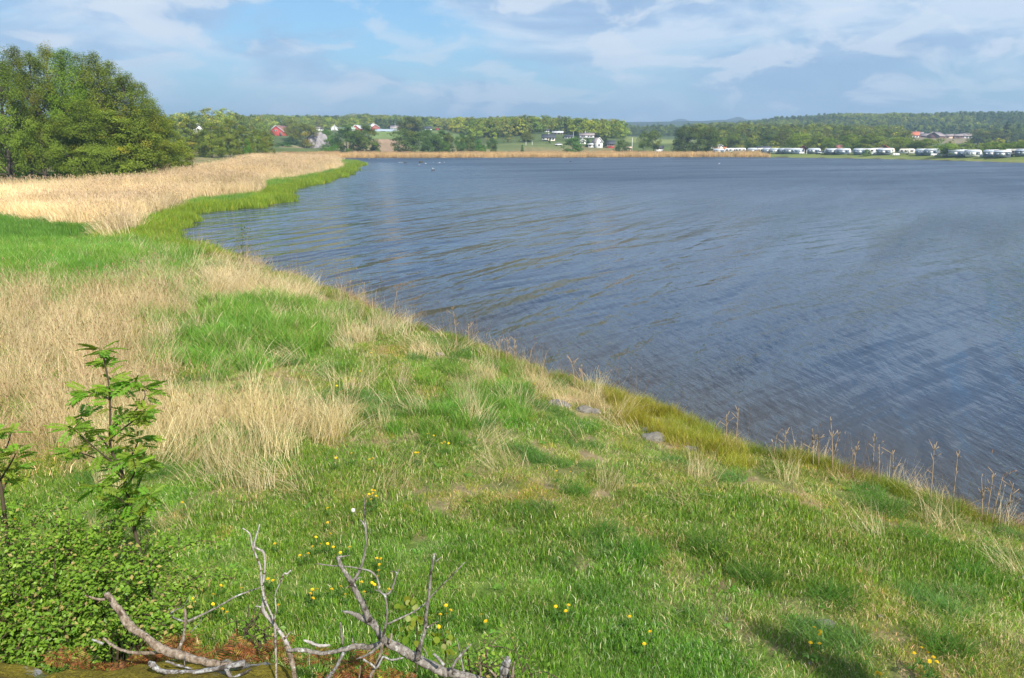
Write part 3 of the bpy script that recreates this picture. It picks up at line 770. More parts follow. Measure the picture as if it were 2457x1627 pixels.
def reed_beds():
    reeds, marsh = Bag(), Bag()
    for r0, r1, dens in ((36, 70, 3.4), (70, 120, 2.3), (120, 200, 1.3), (200, 345, .7)):
        x, y = band_points(r0, r1, dens, 46)
        ok = (x < 10); x, y = x[ok], y[ok]
        d = shore_d(x, y); r = np.hypot(x, y); u = RG.random(len(x))
        wx = x + 2.5 * (fbm(x * .12, y * .12, 71) - .5); wy = y + 2.5 * (fbm(x * .12, y * .12, 72) - .5)
        inr = inside(wx, wy, REED) & (d > .8) & ~((fbm(x * .19, y * .19, 74) > .64) & (u < .8))
        n = fbm(x * .06, y * .06, 73)
        col = np.column_stack([1 + .12 * (n - .5), 1 + .1 * (n - .5), np.ones(len(x))]) * (.70 + .6 * fbm(x * .15, y * .15, 75))[:, None]
        flat = inr & (n > .54) & (r < 95)
        m = flat; reeds.add(x[m], y[m], 'reedlow', 1.0 + .004 * r[m], col[m] * (1.03, 1.0, .98), rz=RG.normal(0, .5, m.sum()))
        m = inr & ~flat; reeds.add(x[m], y[m], 'reed', (.85 + .0035 * r[m]), col[m], rz=RG.normal(0, .8, m.sum()), sz=(.42 + 1.1 * fbm(x[m] * .11, y[m] * .11, 76)) / (.85 + .0035 * r[m]) * 1.05, tilt=.22)
        sed = ~inr & (d > -.6) & (d < 16) & (r > 40) & (x < -2) & ~inside(x, y, ZP['green_left'])
        m = sed; marsh.add(x[m], y[m], 'marsh', .8 + .003 * r[m], np.where((d[m] < 2.2)[:, None], (1.3, 1.02, .55), np.where((fbm(x[m] * .3, y[m] * .3, 79) > .56)[:, None], (1.7, 1.15, 1.2), (1, 1, 1))) * (.88 + .65 * fbm(x[m] * .5, y[m] * .5, 80))[:, None])
        beyond = ~inr & ~sed & (d > 6) & (r < 150) & (u < .8)
        m = beyond; marsh.add(x[m], y[m], 'marsh', .8, (.9, 1.05, .85))
    reeds.build('reed_bed', 'pale dry reed bed beside the inlet')
    marsh.build('marsh_grass', 'fresh green sedge fringing the inlet')
    far = Bag()
    x = RG.uniform(-140, 125, 15000); y = RG.uniform(330, 470, 15000)
    d = shore_d(x, y); dep = 24 * (0.65 + .6 * fbm(x * .05, x * 0, 77)) * (1 - .5 * ss(60, 125, x))
    ok = (d > 1.5) & (d < dep); x, y = x[ok], y[ok]
    n = fbm(x * .04, y * .1, 78)[:, None]
    far.add(x, y, 'farreed', .9, np.array((1, .97, .93)) * (.8 + .4 * n))
    far.build('far_reed_belt', 'tan reed belt along the far shore')
reed_beds()

# ------------------------------------------------------------------ trees
def leaf_cloud(g, pos, size, col, flat=0.35, aspect=0.62, face=None):
    """one small diamond leaf (a quad) at each position"""
    n = len(pos)
    nrm = g.normal(0, 1, (n, 3)); nrm[:, 2] = np.abs(nrm[:, 2]) + flat
    if face is not None: nrm = nrm * .55 + face * 1.25
    nrm /= np.linalg.norm(nrm, axis=1, keepdims=True)
    u = np.cross(nrm, g.normal(0, 1, (n, 3))); u /= np.maximum(np.linalg.norm(u, axis=1, keepdims=True), 1e-6); v = np.cross(nrm, u)
    s = (size * g.uniform(.65, 1.3, n))[:, None]
    V = np.stack([pos - u * s * .5, pos + v * s * .5 * aspect, pos + u * s * .5, pos - v * s * .5 * aspect], 1).reshape(-1, 3)
    Q = np.arange(n * 4).reshape(n, 4)
    return V, Q, np.repeat(col, 4, axis=0)
def prof_alder(u): return np.clip(np.sqrt(np.clip(1 - (1.45 * u - .45) ** 2, 0, 1)) * (1 - .42 * u) + .05, .05, 1)
def prof_round(u): return np.sqrt(np.clip(1 - (2 * u - .95) ** 2 * .98, .02, 1))
def prof_bush(u): return np.sqrt(np.clip(1 - (u * 1.0) ** 2.2, .02, 1))
def prof_cone(u): return np.clip(1.02 - u, .04, 1) ** .85
def tree_meshes(name, seed, prof, base=.12, R=.36, nclump=70, nleaf=6000, leaf=.016, csize=.085, col=(.06, .09, .018), var=.25, brown=.12, trunk_r=.017, flat=.6, limbs=26, inner=.35, mat='leaf', cflat=.65):
    """unit-height tree: (crown mesh, trunk mesh)"""
    g = np.random.default_rng(seed)
    u = g.random(nclump) ** .9; z = base + (1 - base) * u * .97
    a = g.uniform(0, 6.283, nclump); rad = R * prof(u) * (inner + (1 - inner) * g.random(nclump) ** .5) * g.uniform(.85, 1.12, nclump)
    cx, cy = rad * np.cos(a), rad * np.sin(a)
    cs = csize * g.uniform(.6, 1.35, nclump) * (0.75 + .35 * prof(u))
    ccol = np.array(col) * g.uniform(1 - var, 1 + var, (nclump, 1)) * np.where(g.random((nclump, 1)) < brown, np.array((1.28, .98, .9)), np.ones(3))
    per = np.maximum(8, (nleaf * cs ** 2 / (cs ** 2).sum()).astype(int)); idx = np.repeat(np.arange(nclump), per)
    n = len(idx)
    off = g.normal(0, 1, (n, 3)); off /= np.maximum(np.linalg.norm(off, axis=1, keepdims=True), .3); off *= (g.random((n, 1)) ** .45) * 1.05
    pos = np.column_stack([cx, cy, z])[idx] + off * cs[idx][:, None] * np.array((1.15, 1.15, cflat))
    lc = ccol[idx] * g.uniform(.78, 1.22, (n, 1))
    axis = np.column_stack([pos[:, 0], pos[:, 1], (pos[:, 2] - base - (1 - base) * .4) * .8]); axis /= np.maximum(np.linalg.norm(axis, axis=1, keepdims=True), .05)
    V, Q, C = leaf_cloud(g, pos, np.full(n, leaf), lc, flat * .4, face=off * .55 + axis * .75 + np.array((0, 0, .25)))
    crown = mesh_np(name + '_crown', V, [Q], M[mat], C)
    tb = MB(); lean = g.normal(0, .012, 2)
    zz = np.linspace(-.03, .93, 9)
    path = np.column_stack([lean[0] * zz * 3 + .006 * np.sin(zz * 9), lean[1] * zz * 3 + .006 * np.cos(zz * 7), zz])
    tb.tube(path, trunk_r * (1.25 - zz * 1.22), 7, .15, seed)
    for k in g.choice(nclump, min(limbs, nclump), replace=False):
        z0 = max(base * .8, z[k] - .10 - rad[k] * .5); p0 = np.array((lean[0] * z0 * 3, lean[1] * z0 * 3, z0)); p1 = np.array((cx[k], cy[k], z[k]))
        mid = (p0 + p1) / 2 + np.array((0, 0, -.015))
        tb.tube(smooth_path([p0, mid, p1], 3), np.linspace(trunk_r * .38, trunk_r * .10, 7), 4, cap=False)
    return crown, tb.mesh(name + '_trunk', M['trunk'], True)
KINDT = {
 'alder': [tree_meshes('alder', 400 + k, prof_alder, base=.09, R=.27, nclump=240, nleaf=33000, leaf=.0115, csize=.047, col=(.172, .23, .034), brown=.10, limbs=34, inner=.25, cflat=.95) for k in range(5)],
 'alderlow': [tree_meshes('alderlow', 420 + k, prof_bush, base=.02, R=.42, nclump=110, nleaf=10500, leaf=.027, csize=.085, col=(.18, .22, .03), brown=.08, limbs=16, cflat=.5) for k in range(3)],
 'round': [tree_meshes('round', 440 + k, prof_round, base=.06, R=.50, nclump=75, nleaf=5200, leaf=.048, csize=.125, col=(.125, .155, .028), brown=.1, limbs=10) for k in range(4)],
 'standing': [tree_meshes('standing', 460 + k, prof_round, base=.22, R=.48, nclump=60, nleaf=3600, leaf=.050, csize=.125, col=(.125, .155, .030), brown=.12, limbs=14) for k in range(3)],
 'column': [tree_meshes('column', 480 + k, prof_alder, base=.05, R=.26, nclump=60, nleaf=3000, leaf=.045, csize=.09, col=(.10, .15, .028), limbs=8) for k in range(2)],
 'shrub': [tree_meshes('shrub', 500 + k, prof_bush, base=.0, R=.62, nclump=45, nleaf=2600, leaf=.075, csize=.17, col=(.115, .16, .028), limbs=5) for k in range(3)],
 'conifer': [tree_meshes('conifer', 520 + k, prof_cone, base=.05, R=.20, nclump=60, nleaf=3200, leaf=.04, csize=.055, col=(.055, .085, .028), brown=.0, limbs=4, flat=.2) for k in range(2)],
}
def tree(kind, var, loc, H, W, label, tint=(1, 1, 1), name='tree', rz=None, group=None, cat='tree', sink=.15):
    crown, trunk = KINDT[kind][var % len(KINDT[kind])]
    R = {'alder': .27, 'alderlow': .42, 'round': .5, 'standing': .48, 'column': .26, 'shrub': .62, 'conifer': .2}[kind] + .05
    t = empty(name, (loc[0], loc[1], loc[2] - sink), rz if rz is not None else RND.uniform(0, 6.28), (W / 2 / R, W / 2 / R, H))
    if kind in ('round', 'shrub', 'column', 'standing'): tint = (tint[0] * .88, tint[1] * 1.04, tint[2])
    if kind in ('standing',): tint = tuple(v * 1.35 for v in tint)
    link('crown', crown, t, color=tint); link('trunk', trunk, t)
    tag(t, label, cat, group)
    return t
RND = random.Random(3)

# the alder grove on the left: (picture x of the stem, distance, height, width, kind, tint, label)
GROVE = [
 (-150, 95, 17.0, 8.0, 'alder', (1, 1, 1), 'tall alder at the left end of the grove, cut by the frame edge'),
 (-40, 108, 18.6, 8.5, 'alder', (1.12, 1.0, .9), 'olive alder with a tufted top at the left picture edge'),
 (25, 101, 17.6, 8.0, 'alder', (.95, 1.02, 1), 'alder with bare grey stems showing low at the far left'),
 (75, 116, 20.2, 8.5, 'alder', (1.1, .98, .9), 'brownish topped alder rising behind the left edge of the grove'),
 (110, 106, 18.6, 8.5, 'alder', (1.0, 1.0, 1), 'alder with pale trunks in the left third of the grove'),
 (148, 120, 21.2, 8.0, 'alder', (1.2, 1.0, 1.0), 'reddish brown crowned alder poking above the grove top'),
 (190, 108, 19.2, 8.0, 'alder', (.92, 1.08, .9), 'bright green pointed alder at the middle of the grove skyline'),
 (222, 117, 19.6, 8.0, 'alder', (1.05, 1, 1), 'loose topped alder just right of the pointed green one'),
 (258, 110, 19.0, 8.0, 'alder', (1.08, 1.0, .95), 'tall alder with airy twigs against the sky, right of centre'),
 (292, 116, 18.6, 8.5, 'alder', (1.0, 1, 1), 'high alder where the grove skyline begins to fall'),
 (325, 112, 16.6, 8.5, 'alder', (1.02, 1.0, 1), 'alder on the falling right shoulder of the grove'),
 (352, 118, 15.6, 8.5, 'alder', (1.1, 1.0, 1), 'alder with a notched brown tip on the grove shoulder'),
 (378, 121, 13.2, 8.5, 'alder', (1, 1, 1), 'lower alder near the right end of the grove'),
 (404, 125, 10.6, 8.0, 'alderlow', (1, 1, 1), 'rightmost alder of the grove, its boughs sweeping to the reeds'),
 (215, 104, 12.0, 9.0, 'alder', (1.05, 1.05, 1), 'middle height alder at the front of the grove'),
 (268, 107, 11.0, 8.5, 'alderlow', (1.02, 1.08, 1), 'front alder with bright green lower boughs'),
 (318, 111, 10.2, 9.0, 'alderlow', (1, 1.04, 1), 'spreading alder reaching down to the dry reeds'),
 (366, 117, 8.8, 8.5, 'alderlow', (1.08, 1.02, 1), 'bushy olive alder beside the reeds near the grove end'),
 (400, 121, 6.2, 6.5, 'alderlow', (.9, 1.05, .9), 'small dark alder bush at the foot of the grove end'),
]
for i, (px, D, H, W, kd, tint, lb) in enumerate(GROVE):
    H *= (.97 if px < 60 else .90); W *= 1.14; k_ = RND.uniform(.82, 1.2); tint = (tint[0] * k_, tint[1] * k_, tint[2] * k_)
    x = (px - PW / 2) / FPX * D / (CP + .2 * SP); y = float(D)
    tree(kd, i, (x, y, hz(x, y)), H, W, lb, tint, 'alder_tree', group='alders of the left grove')

def shore_Y(px):
    """distance at which the far shore crosses the sight line of picture column px"""
    t = np.arange(230, 470, 1.0); dx = (px - PW / 2) / FPX / (CP + .225 * SP)
    d = shore_d(dx * t, t); k = np.where(d < 0)[0]
    return float(t[k[-1]] + 1) if len(k) else 400.0
# single trees and bushes: (left px, right px, base py, top py, distance, kind, tint, label)
MID = [
 (425, 500, 376, 289, 250, 'alderlow', (1, .97, 1), 'first alder of the row just right of the grove'),
 (478, 540, 375, 296, 246, 'alderlow', (.95, 1, 1), 'second alder of the row behind the reeds'),
 (525, 578, 373, 290, 258, 'alderlow', (1.05, 1.02, 1), 'tallest middle alder of the row behind the reeds'),
 (560, 610, 372, 305, 262, 'alderlow', (1, 1, .9), 'alder with a rounded top near the end of the row'),
 (598, 640, 370, 311, 268, 'alderlow', (.92, 1, 1), 'next to last alder of the row before the red barn'),
 (620, 660, 366, 318, 275, 'alderlow', (1.05, .98, 1), 'last low alder of the row, left of the barn'),
 (585, 604, 375, 336, 246, 'shrub', (1.0, 1.25, 1), 'bright green bush standing in the reeds before the alder row'),
 (664, 698, 362, 341, 310, 'shrub', (.85, 1.1, .9), 'lone round bush in front of the brown field below the barn'),
 (684, 716, 334, 289, 500, 'standing', (1.35, 1.05, .8), 'yellowish tree against the right side of the big red barn'),
 (708, 764, 345, 300, 470, 'round', (1.55, 1.15, .7), 'broad golden green tree right of the big red barn'),
 (684, 720, 346, 328, 465, 'shrub', (.6, .7, .8), 'dark bush at the foot of the golden tree'),
 (766, 802, 335, 312, 480, 'shrub', (1.0, 1.2, .8), 'light green bushes on top of the grey rock'),
 (772, 812, 358, 334, 400, 'shrub', (.95, 1.2, .8), 'pale green bush left of the big dark twin trees'),
 (806, 858, 362, 304, 385, 'round', (.82, .98, .9), 'left one of the big dark twin trees before the farm'),
 (846, 910, 362, 306, 380, 'round', (.98, .98, .8), 'right one of the big dark twin trees before the farm'),
 (890, 912, 363, 344, 376, 'shrub', (.9, 1.1, .8), 'small bush at the right foot of the twin trees'),
 (936, 1010, 357, 312, 405, 'round', (.95, .98, 1.1), 'broad grey green tree beside the brown field'),
 (1004, 1048, 357, 313, 405, 'round', (.85, 1.05, 1), 'dense green tree in the middle of the shore clump'),
 (1038, 1080, 357, 316, 410, 'round', (.95, 1.1, 1), 'rounded tree at the right of the shore clump'),
 (1062, 1092, 357, 322, 420, 'round', (1.2, 1.0, 1), 'brownish tree closing the shore clump on the right'),
 (1058, 1078, 361, 341, 385, 'shrub', (1.05, 1.15, .8), 'light bush in the reeds before the shore clump'),
 (958, 1012, 318, 282, 540, 'round', (1.0, .85, .9), 'tall dark olive tree behind the shore clump'),
 (1092, 1120, 358, 323, 410, 'round', (.85, 1.08, 1), 'small tree left in the trio east of the shore clump'),
 (1114, 1142, 357, 325, 415, 'round', (1.0, 1, .9), 'small brownish tree in the middle of the trio'),
 (1138, 1164, 358, 336, 405, 'shrub', (.9, 1.2, .8), 'low bright bush ending the trio of small trees'),
 (1170, 1194, 358, 333, 405, 'round', (.75, .95, .9), 'lone small dark tree right of the trio'),
 (1350, 1398, 362, 331, 395, 'shrub', (.85, 1.08, .9), 'round willow standing in the reeds below the white houses'),
 (1249, 1257, 361, 348, 398, 'column', (.9, 1.05, .9), 'tiny slim bush alone in the reed belt'),
 (1476, 1512, 361, 338, 425, 'shrub', (.95, .85, .8), 'dark brownish shrub at the foot of the wooded hill'),
 (1530, 1560, 360, 319, 430, 'standing', (.9, .88, .95), 'left slim tree of the pair by the flagpole'),
 (1552, 1584, 360, 315, 425, 'standing', (.95, .9, .9), 'right fuller tree of the pair by the flagpole'),
 (1614, 1666, 360, 307, 405, 'round', (.82, .82, .85), 'left lobe of the large dark shore tree group'),
 (1646, 1704, 360, 302, 410, 'round', (.95, .88, .85), 'tallest dome of the large dark shore tree group'),
 (1686, 1724, 360, 309, 412, 'round', (.9, .9, .85), 'right lobe of the large dark shore tree group'),
 (1742, 1778, 361, 322, 440, 'standing', (.95, .88, .9), 'dark tree behind the orange kiosk'),
 (1786, 1820, 362, 338, 425, 'round', (1.1, 1.1, .8), 'small green tree between kiosk and dark roofed shed'),
 (1818, 1862, 361, 322, 455, 'round', (.95, .95, .9), 'round tree behind the dark roofed shed'),
 (1850, 1890, 361, 326, 450, 'round', (1.1, .88, .9), 'brown tinged tree left of the bright lime tree'),
 (1884, 1944, 362, 322, 430, 'standing', (1.5, 1.35, .8), 'bright lime green spreading tree over the caravans'),
 (1942, 1980, 363, 324, 440, 'standing', (1.15, 1.0, .9), 'tree just right of the bright lime tree'),
 (1974, 2012, 364, 332, 425, 'standing', (1.1, 1.1, .9), 'rounded tree left of the red roofed hut'),
 (2016, 2066, 365, 325, 430, 'standing', (1.15, 1.1, .85), 'broad tree right of the red roofed hut'),
 (2062, 2116, 366, 324, 440, 'standing', (1.05, .95, .9), 'wide olive tree left of the red gabled hut'),
 (2136, 2192, 367, 331, 430, 'standing', (1.1, 1.0, .85), 'wide tree right of the red gabled hut'),
 (2180, 2214, 368, 338, 420, 'standing', (1.0, .9, .9), 'dark tree behind the cream caravan'),
 (2200, 2244, 368, 334, 425, 'standing', (1.1, 1.05, .85), 'tree above the row of white awnings'),
 (2250, 2294, 373, 345, 360, 'standing', (1.3, 1.3, .9), 'bright tree standing in front of the caravans'),
 (2294, 2338, 370, 343, 420, 'round', (1.0, .98, .9), 'low round tree behind the right caravans'),
 (2320, 2372, 351, 316, 600, 'round', (.95, .82, 1.0), 'grey olive tree at the left of the copse below the farm'),
 (2360, 2412, 351, 314, 600, 'round', (1.05, .85, 1.0), 'brownish grey tree on the right of the copse below the farm'),
 (2358, 2414, 374, 343, 380, 'standing', (1.15, 1.15, .85), 'spreading tree over the rightmost caravans'),
 (2408, 2450, 375, 342, 380, 'standing', (1.1, 1.1, .85), 'tree beside the last caravan on the right'),
 (2438, 2490, 376, 338, 385, 'standing', (1.1, 1.05, .85), 'tree cut by the right picture edge'),
 (2396, 2420, 350, 295, 620, 'conifer', (1, 1, 1), 'dark tall spruce near the right picture edge'),
 (2424, 2452, 350, 300, 640, 'conifer', (1.1, 1.1, 1), 'second spruce at the right picture edge'),
 (2070, 2090, 371, 359, 365, 'shrub', (1.2, 1.2, 1.0), 'small pale tree in front of a caravan'),
 (1250, 1280, 347, 318, 500, 'round', (1.35, 1.05, .8), 'autumn tinted tree left of the cream house'),
 (1215, 1262, 345, 296, 540, 'round', (1.35, 1.15, .8), 'large yellow green tree at the foot of the wooded hill'),
 (1404, 1416, 352, 334, 455, 'column', (.5, .55, .6), 'dark cypress like tree left of the white gable house'),
 (1441, 1458, 352, 326, 455, 'column', (.55, .5, .6), 'dark purple brown tree right of the white gable house'),
 (1316, 1322, 339, 330, 485, 'column', (.6, .8, .7), 'small dark cone tree before the cream house'),
]
for i, (xl, xr, yb, yt, D, kd, tint, lb) in enumerate(MID):
    if D > 300 and D < 480: D = max(D if kd != 'standing' else 0, shore_Y((xl + xr) / 2) + (12 if any(q in lb for q in ('standing in front of the caravans', 'in front of a caravan')) else 40 if kd == 'standing' else 27) + (5 if yb < 358 else 0))
    b = P((xl + xr) / 2, yb, D); t = P((xl + xr) / 2, yt, D)
    z0 = hz(b[0], b[1]); W = (xr - xl) * mpp(D) * 1.16
    z0 = min(z0, b[2] + 1.5)
    low = kd == 'shrub'
    tree(kd, i, (b[0], b[1], z0), max(1.5, t[2] - z0) * 1.08, W, lb, tint, 'bush' if low else ('spruce_tree' if kd == 'conifer' else 'tree'), group='bushes of the shore' if low else 'trees beyond the bay', cat='bush' if low else 'tree')

# distant woods: masses nobody could count
fcoll = bpy.data.collections.new('wood_sources')
for k in range(9):
    pr, ba, R_, cc, fl = [(prof_round, .1, .42, (.15, .19, .035), .5), (prof_cone, .08, .19, (.065, .095, .035), .2), (prof_alder, .06, .32, (.125, .16, .04), .5)][k % 3]
    cr, tr = tree_meshes('wood%d' % k, 600 + k, pr, base=ba, R=R_, nclump=26, nleaf=520, leaf=.085, csize=.12, col=cc, var=.2, brown=.05, limbs=2, mat='forest', flat=fl)
    o = bpy.data.objects.new('w%02d' % k, cr); fcoll.objects.link(o)
WOOD_NG = scatter_group(fcoll)
def wood(name, label, zones, conif, tints, hmin, hmax, holes=(), seed=0):
    g = np.random.default_rng(seed); X = []; Y = []
    for x0, x1, r0, r1, dens in zones:
        t0, t1 = math.atan((x0 - PW / 2) / FPX / 1.03), math.atan((x1 - PW / 2) / FPX / 1.03)
        n = int((t1 - t0) * (r1 * r1 - r0 * r0) / 2 * dens); r = np.sqrt(g.uniform(r0 * r0, r1 * r1, n)); a = g.uniform(t0, t1, n)
        X.append(r * np.sin(a)); Y.append(r * np.cos(a))
    x = np.concatenate(X); y = np.concatenate(Y); ok = shore_d(x, y) > 40
    for poly, c in FIELDS: ok &= ~inside(x, y, poly)
    for hx, hy, hr in holes: ok &= np.hypot(x - hx, y - hy) > hr
    ok &= fbm(x / 40, y / 40, seed + 5) > .30
    x, y = x[ok], y[ok]; n = len(x); z = height(x, y)
    patch = fbm(x / 55, y / 55, seed + 1); con = (patch + g.normal(0, .08, n)) > 1 - conif
    pick = np.where(con, 1 + 3 * g.integers(0, 3, n), np.where(g.random(n) < .6, 3 * g.integers(0, 3, n), 2 + 3 * g.integers(0, 3, n)))
    H = g.uniform(hmin, hmax, n); W = H * g.uniform(.8, 1.15, n) * np.where(con, 1.15, 1.0)
    tint = np.array(tints)[g.integers(0, len(tints), n)] * g.uniform(.8, 1.2, (n, 1)) * (.75 + .5 * fbm(x / 30, y / 30, seed + 9))[:, None]
    tint = tint * (.72 if name == 'slope_wood' else 1.0) * np.array((1.0, 1.0, 1.15 if name == 'slope_wood' else 1.0))
    tint = np.where(con[:, None], np.ones(3) * g.uniform(1.15, 1.7, (n, 1)), tint) * 1.28
    rot = np.column_stack([np.zeros(n), np.zeros(n), g.uniform(0, 6.28, n)])
    scatter(name, WOOD_NG, np.column_stack([x, y, z - .3]), pick, rot, np.column_stack([W, W, H]), tint, label)
def hole(px, D, r):
    p = P(px, 330, D); return (p[0], p[1], r)
HOLES = [hole(670, 575, 45), hole(800, 650, 40), hole(850, 650, 50), hole(890, 650, 40), hole(945, 655, 40), hole(1027, 685, 25),
         hole(1317, 500, 16), hole(1317, 470, 24), hole(1312, 555, 9), hole(1312, 530, 14), hole(1340, 540, 12), hole(1340, 515, 16), hole(1366, 520, 10), hole(1366, 495, 18), hole(1409, 520, 14), hole(1409, 495, 18),
         hole(1400, 470, 20), hole(1435, 450, 30), hole(1466, 450, 14), hole(1868, 800, 26), hole(1868, 760, 26), hole(2196, 715, 22), hole(2230, 710, 24), hole(2260, 700, 26), hole(2290, 705, 24), hole(2322, 715, 26), hole(467, 420, 10)]
SPR = [(1.6, 1.5, .9), (1.25, 1.3, 1.0), (1.8, 1.5, .85), (1.0, 1.05, 1.05), (1.4, 1.12, 1.1), (.85, .95, .9)]
wood('hill_wood', 'spring green deciduous wood on the low hill behind the white houses', [(1090, 1520, 530, 760, 1 / 30), (1120, 1260, 620, 700, 1 / 40)], .16, SPR, 8.5, 12.5, HOLES, 11)
wood('left_wood', 'mixed wood along the skyline behind the farm', [(330, 1120, 720, 1080, 1 / 46), (380, 640, 470, 640, 1 / 60), (940, 1120, 690, 820, 1 / 40)], .33, SPR, 9, 13, HOLES, 23)
wood('ridge_wood', 'pine and birch wood covering the right hand ridge', [(1640, 2650, 800, 1300, 1 / 50)], .55, [(1.2, 1.2, 1.05), (1.45, 1.3, 1.0), (1.05, 1.0, 1.05)], 9, 14, HOLES, 37)
wood('slope_wood', 'mixed trees on the lower slope behind the campsite', [(1640, 2180, 500, 800, 1 / 80), (2300, 2650, 640, 800, 1 / 60)], .2, SPR + [(1.0, .85, .9)], 8, 12, HOLES, 41)
wood('garden_thicket', 'hedges and small trees around the hillside houses', [(1085, 1480, 470, 560, 1 / 110), (780, 1100, 560, 720, 1 / 260)], .05, SPR, 2.5, 6.0, HOLES, 67)
wood('gap_wood', 'hazy wood on the hill in the gap between the ridges', [(1440, 1760, 900, 1750, 1 / 75)], .5, [(.95, 1, .95), (1.1, 1.05, .9)], 9, 14, HOLES, 53)
wood('shore_thicket', 'low thicket behind the caravans on the right shore', [(1720, 2560, 462, 500, 1 / 60), (450, 640, 300, 400, 1 / 45)], .02, SPR, 5, 8.5, HOLES, 59)

# ------------------------------------------------------------------ buildings
def paint(n, c, **k): M[n] = plain(n, c, **k)
paint('red_wall', (.40, .055, .045), rough=.75, var=.15, scale=.8); paint('white_wall', (.78, .78, .76), rough=.6, var=.04, scale=.8)
paint('cream_wall', (.76, .70, .58), rough=.7, var=.05, scale=.8); paint('grey_roof', (.30, .25, .245), rough=.8, var=.15, scale=.6)
paint('dark_roof', (.065, .07, .082), rough=.75, var=.2, scale=.6); paint('orange_roof', (.50, .15, .08), rough=.8, var=.15, scale=.8)
paint('red_roof', (.30, .13, .115), rough=.8, var=.2, scale=.6); paint('green_roof', (.36, .50, .38), rough=.5, var=.06, scale=.6)
paint('pale_roof', (.62, .63, .64), rough=.6, var=.05, scale=.6); paint('window_glass', (.03, .04, .055), rough=.12, var=.2, spec=.5)
paint('door_paint', (.16, .12, .09)); paint('orange_wall', (.48, .19, .075), var=.06); paint('dark_wall', (.14, .07, .055), var=.2, scale=.8)
paint('concrete', (.42, .40, .37), var=.15); paint('tan_wall', (.60, .44, .33), var=.1)
def yaw_to_cam(x, y): return math.atan2(-x, y)
def house(label, xl, xr, yb, ye, yr, D, depth, orient, wall, roof, wins=(), doors=(), trim=None, chimney=None, yaw=0.0, cat='house', name='house', group=None, porch=None):
    """front width from the picture at distance D; orient 'g' = gable towards us, 'e' = eave towards us"""
    if D < 445: D = max(D, shore_Y((xl + xr) / 2) + 38)
    c = P((xl + xr) / 2, yb, D)
    if D < 445: c[2] = max(c[2], hz(c[0], c[1]))
    W = (xr - xl) * mpp(D) * 1.0
    hb = P(0, yb, D)[2]; he = P(0, ye, D)[2] - hb; hr = P(0, yr, D)[2] - hb
    o = empty(name, (c[0], c[1] + depth / 2, c[2]), yaw_to_cam(c[0], c[1]) * 1.0 + yaw); tag(o, label, cat, group)
    w2, d2, ov = W / 2, depth / 2, .45
    m = MB()
    if orient == 'g': m.prism([(-w2, -2.5), (w2, -2.5), (w2, he), (0, hr), (-w2, he)], -d2, d2)
    else: m.prism([(-d2, -2.5), (d2, -2.5), (d2, he), (0, hr), (-d2, he)], -w2, w2, 'x')
    m.build('wall', M[wall], o)
    half = w2 if orient == 'g' else d2; ln = (d2 if orient == 'g' else w2) + ov
    sl = (hr - he) / half; r = MB(); th = .28
    for s in (-1, 1):
        prof = [(0, hr + .04), (s * (half + ov), he - sl * ov + .04), (s * (half + ov), he - sl * ov + .04 + th), (0, hr + th + .06)]
        if s < 0: prof = prof[::-1]
        r.prism(prof, -ln, ln, 'y' if orient == 'g' else 'x')
    rf = r.build('roof', M[roof], o)
    if chimney is not None:
        k = MB(); k.box(chimney - .35, chimney + .35, -.35, .35, hr - .4, hr + 1.1); k.build('chimney', M['concrete'], rf)
    front = -d2 - .05
    if trim:
        b = MB()
        if orient == 'g':
            for s in (-1, 1):
                p = [(0, hr + .06), (s * (w2 + ov), he - sl * ov + .04), (s * (w2 + ov), he - sl * ov + .45), (0, hr + .50)]
                b.prism(p if s > 0 else p[::-1], -ln - .06, -ln + .02)
        else: b.box(-w2 - ov, w2 + ov, -half - ov - .08, -half - ov + .02, he - sl * ov - .05, he - sl * ov + .3)
        b.build('trim', M[trim], o)
    for (u, v, ww, hh) in wins:
        k = MB(); cx = (u - .5) * W; cz = v * he
        k.box(cx - ww / 2, cx + ww / 2, front, front + .12, cz - hh / 2, cz + hh / 2)
        wn = k.build('window', M['window_glass'], o)
        f = MB()
        for (a, b_, c_, d_) in ((-ww / 2 - .1, ww / 2 + .1, hh / 2, hh / 2 + .12), (-ww / 2 - .1, ww / 2 + .1, -hh / 2 - .12, -hh / 2), (-ww / 2 - .1, -ww / 2, -hh / 2, hh / 2), (ww / 2, ww / 2 + .1, -hh / 2, hh / 2)):
            f.box(cx + a, cx + b_, front - .06, front + .03, cz + c_, cz + d_)
        f.build('frame', M['white_wall'], wn)
    for (u, ww, hh) in doors:
        k = MB(); cx = (u - .5) * W; k.box(cx - ww / 2, cx + ww / 2, front - .02, front + .1, 0, hh); k.build('door', M['door_paint'], o)
    if porch:
        u0, u1, z0, z1, mt = porch
        k = MB(); k.box((u0 - .5) * W, (u1 - .5) * W, front - 2.2, front - .02, z0 * he, z1 * he); k.build('balcony', M[mt], o)
    return o
house('big red barn with white edged gable and grey red roof above the field', 651, 687, 327, 316, 302, 560, 22, 'g', 'red_wall', 'red_roof', wins=[(.40, 1.25, .9, .7), (.52, 1.25, .9, .7)], doors=[(.8, 2.2, 2.6)], trim='pale_roof', yaw=-.42, cat='barn', name='barn')
house('white house gable peeping between the alders near the grove', 458, 478, 316, 308, 297, 430, 9, 'g', 'white_wall', 'grey_roof', wins=[(.5, .6, 1, 1)], trim='white_wall')
house('small white cottage left of the white farmhouse', 757, 765, 311, 308, 305, 655, 7, 'e', 'white_wall', 'grey_roof', wins=[(.5, .55, .8, .8)])
house('low white outbuilding between the cottage and the farmhouse', 767, 774, 311, 309.5, 308, 660, 6, 'e', 'white_wall', 'dark_roof', doors=[(.5, 1, 1.6)], cat='shed', name='shed')
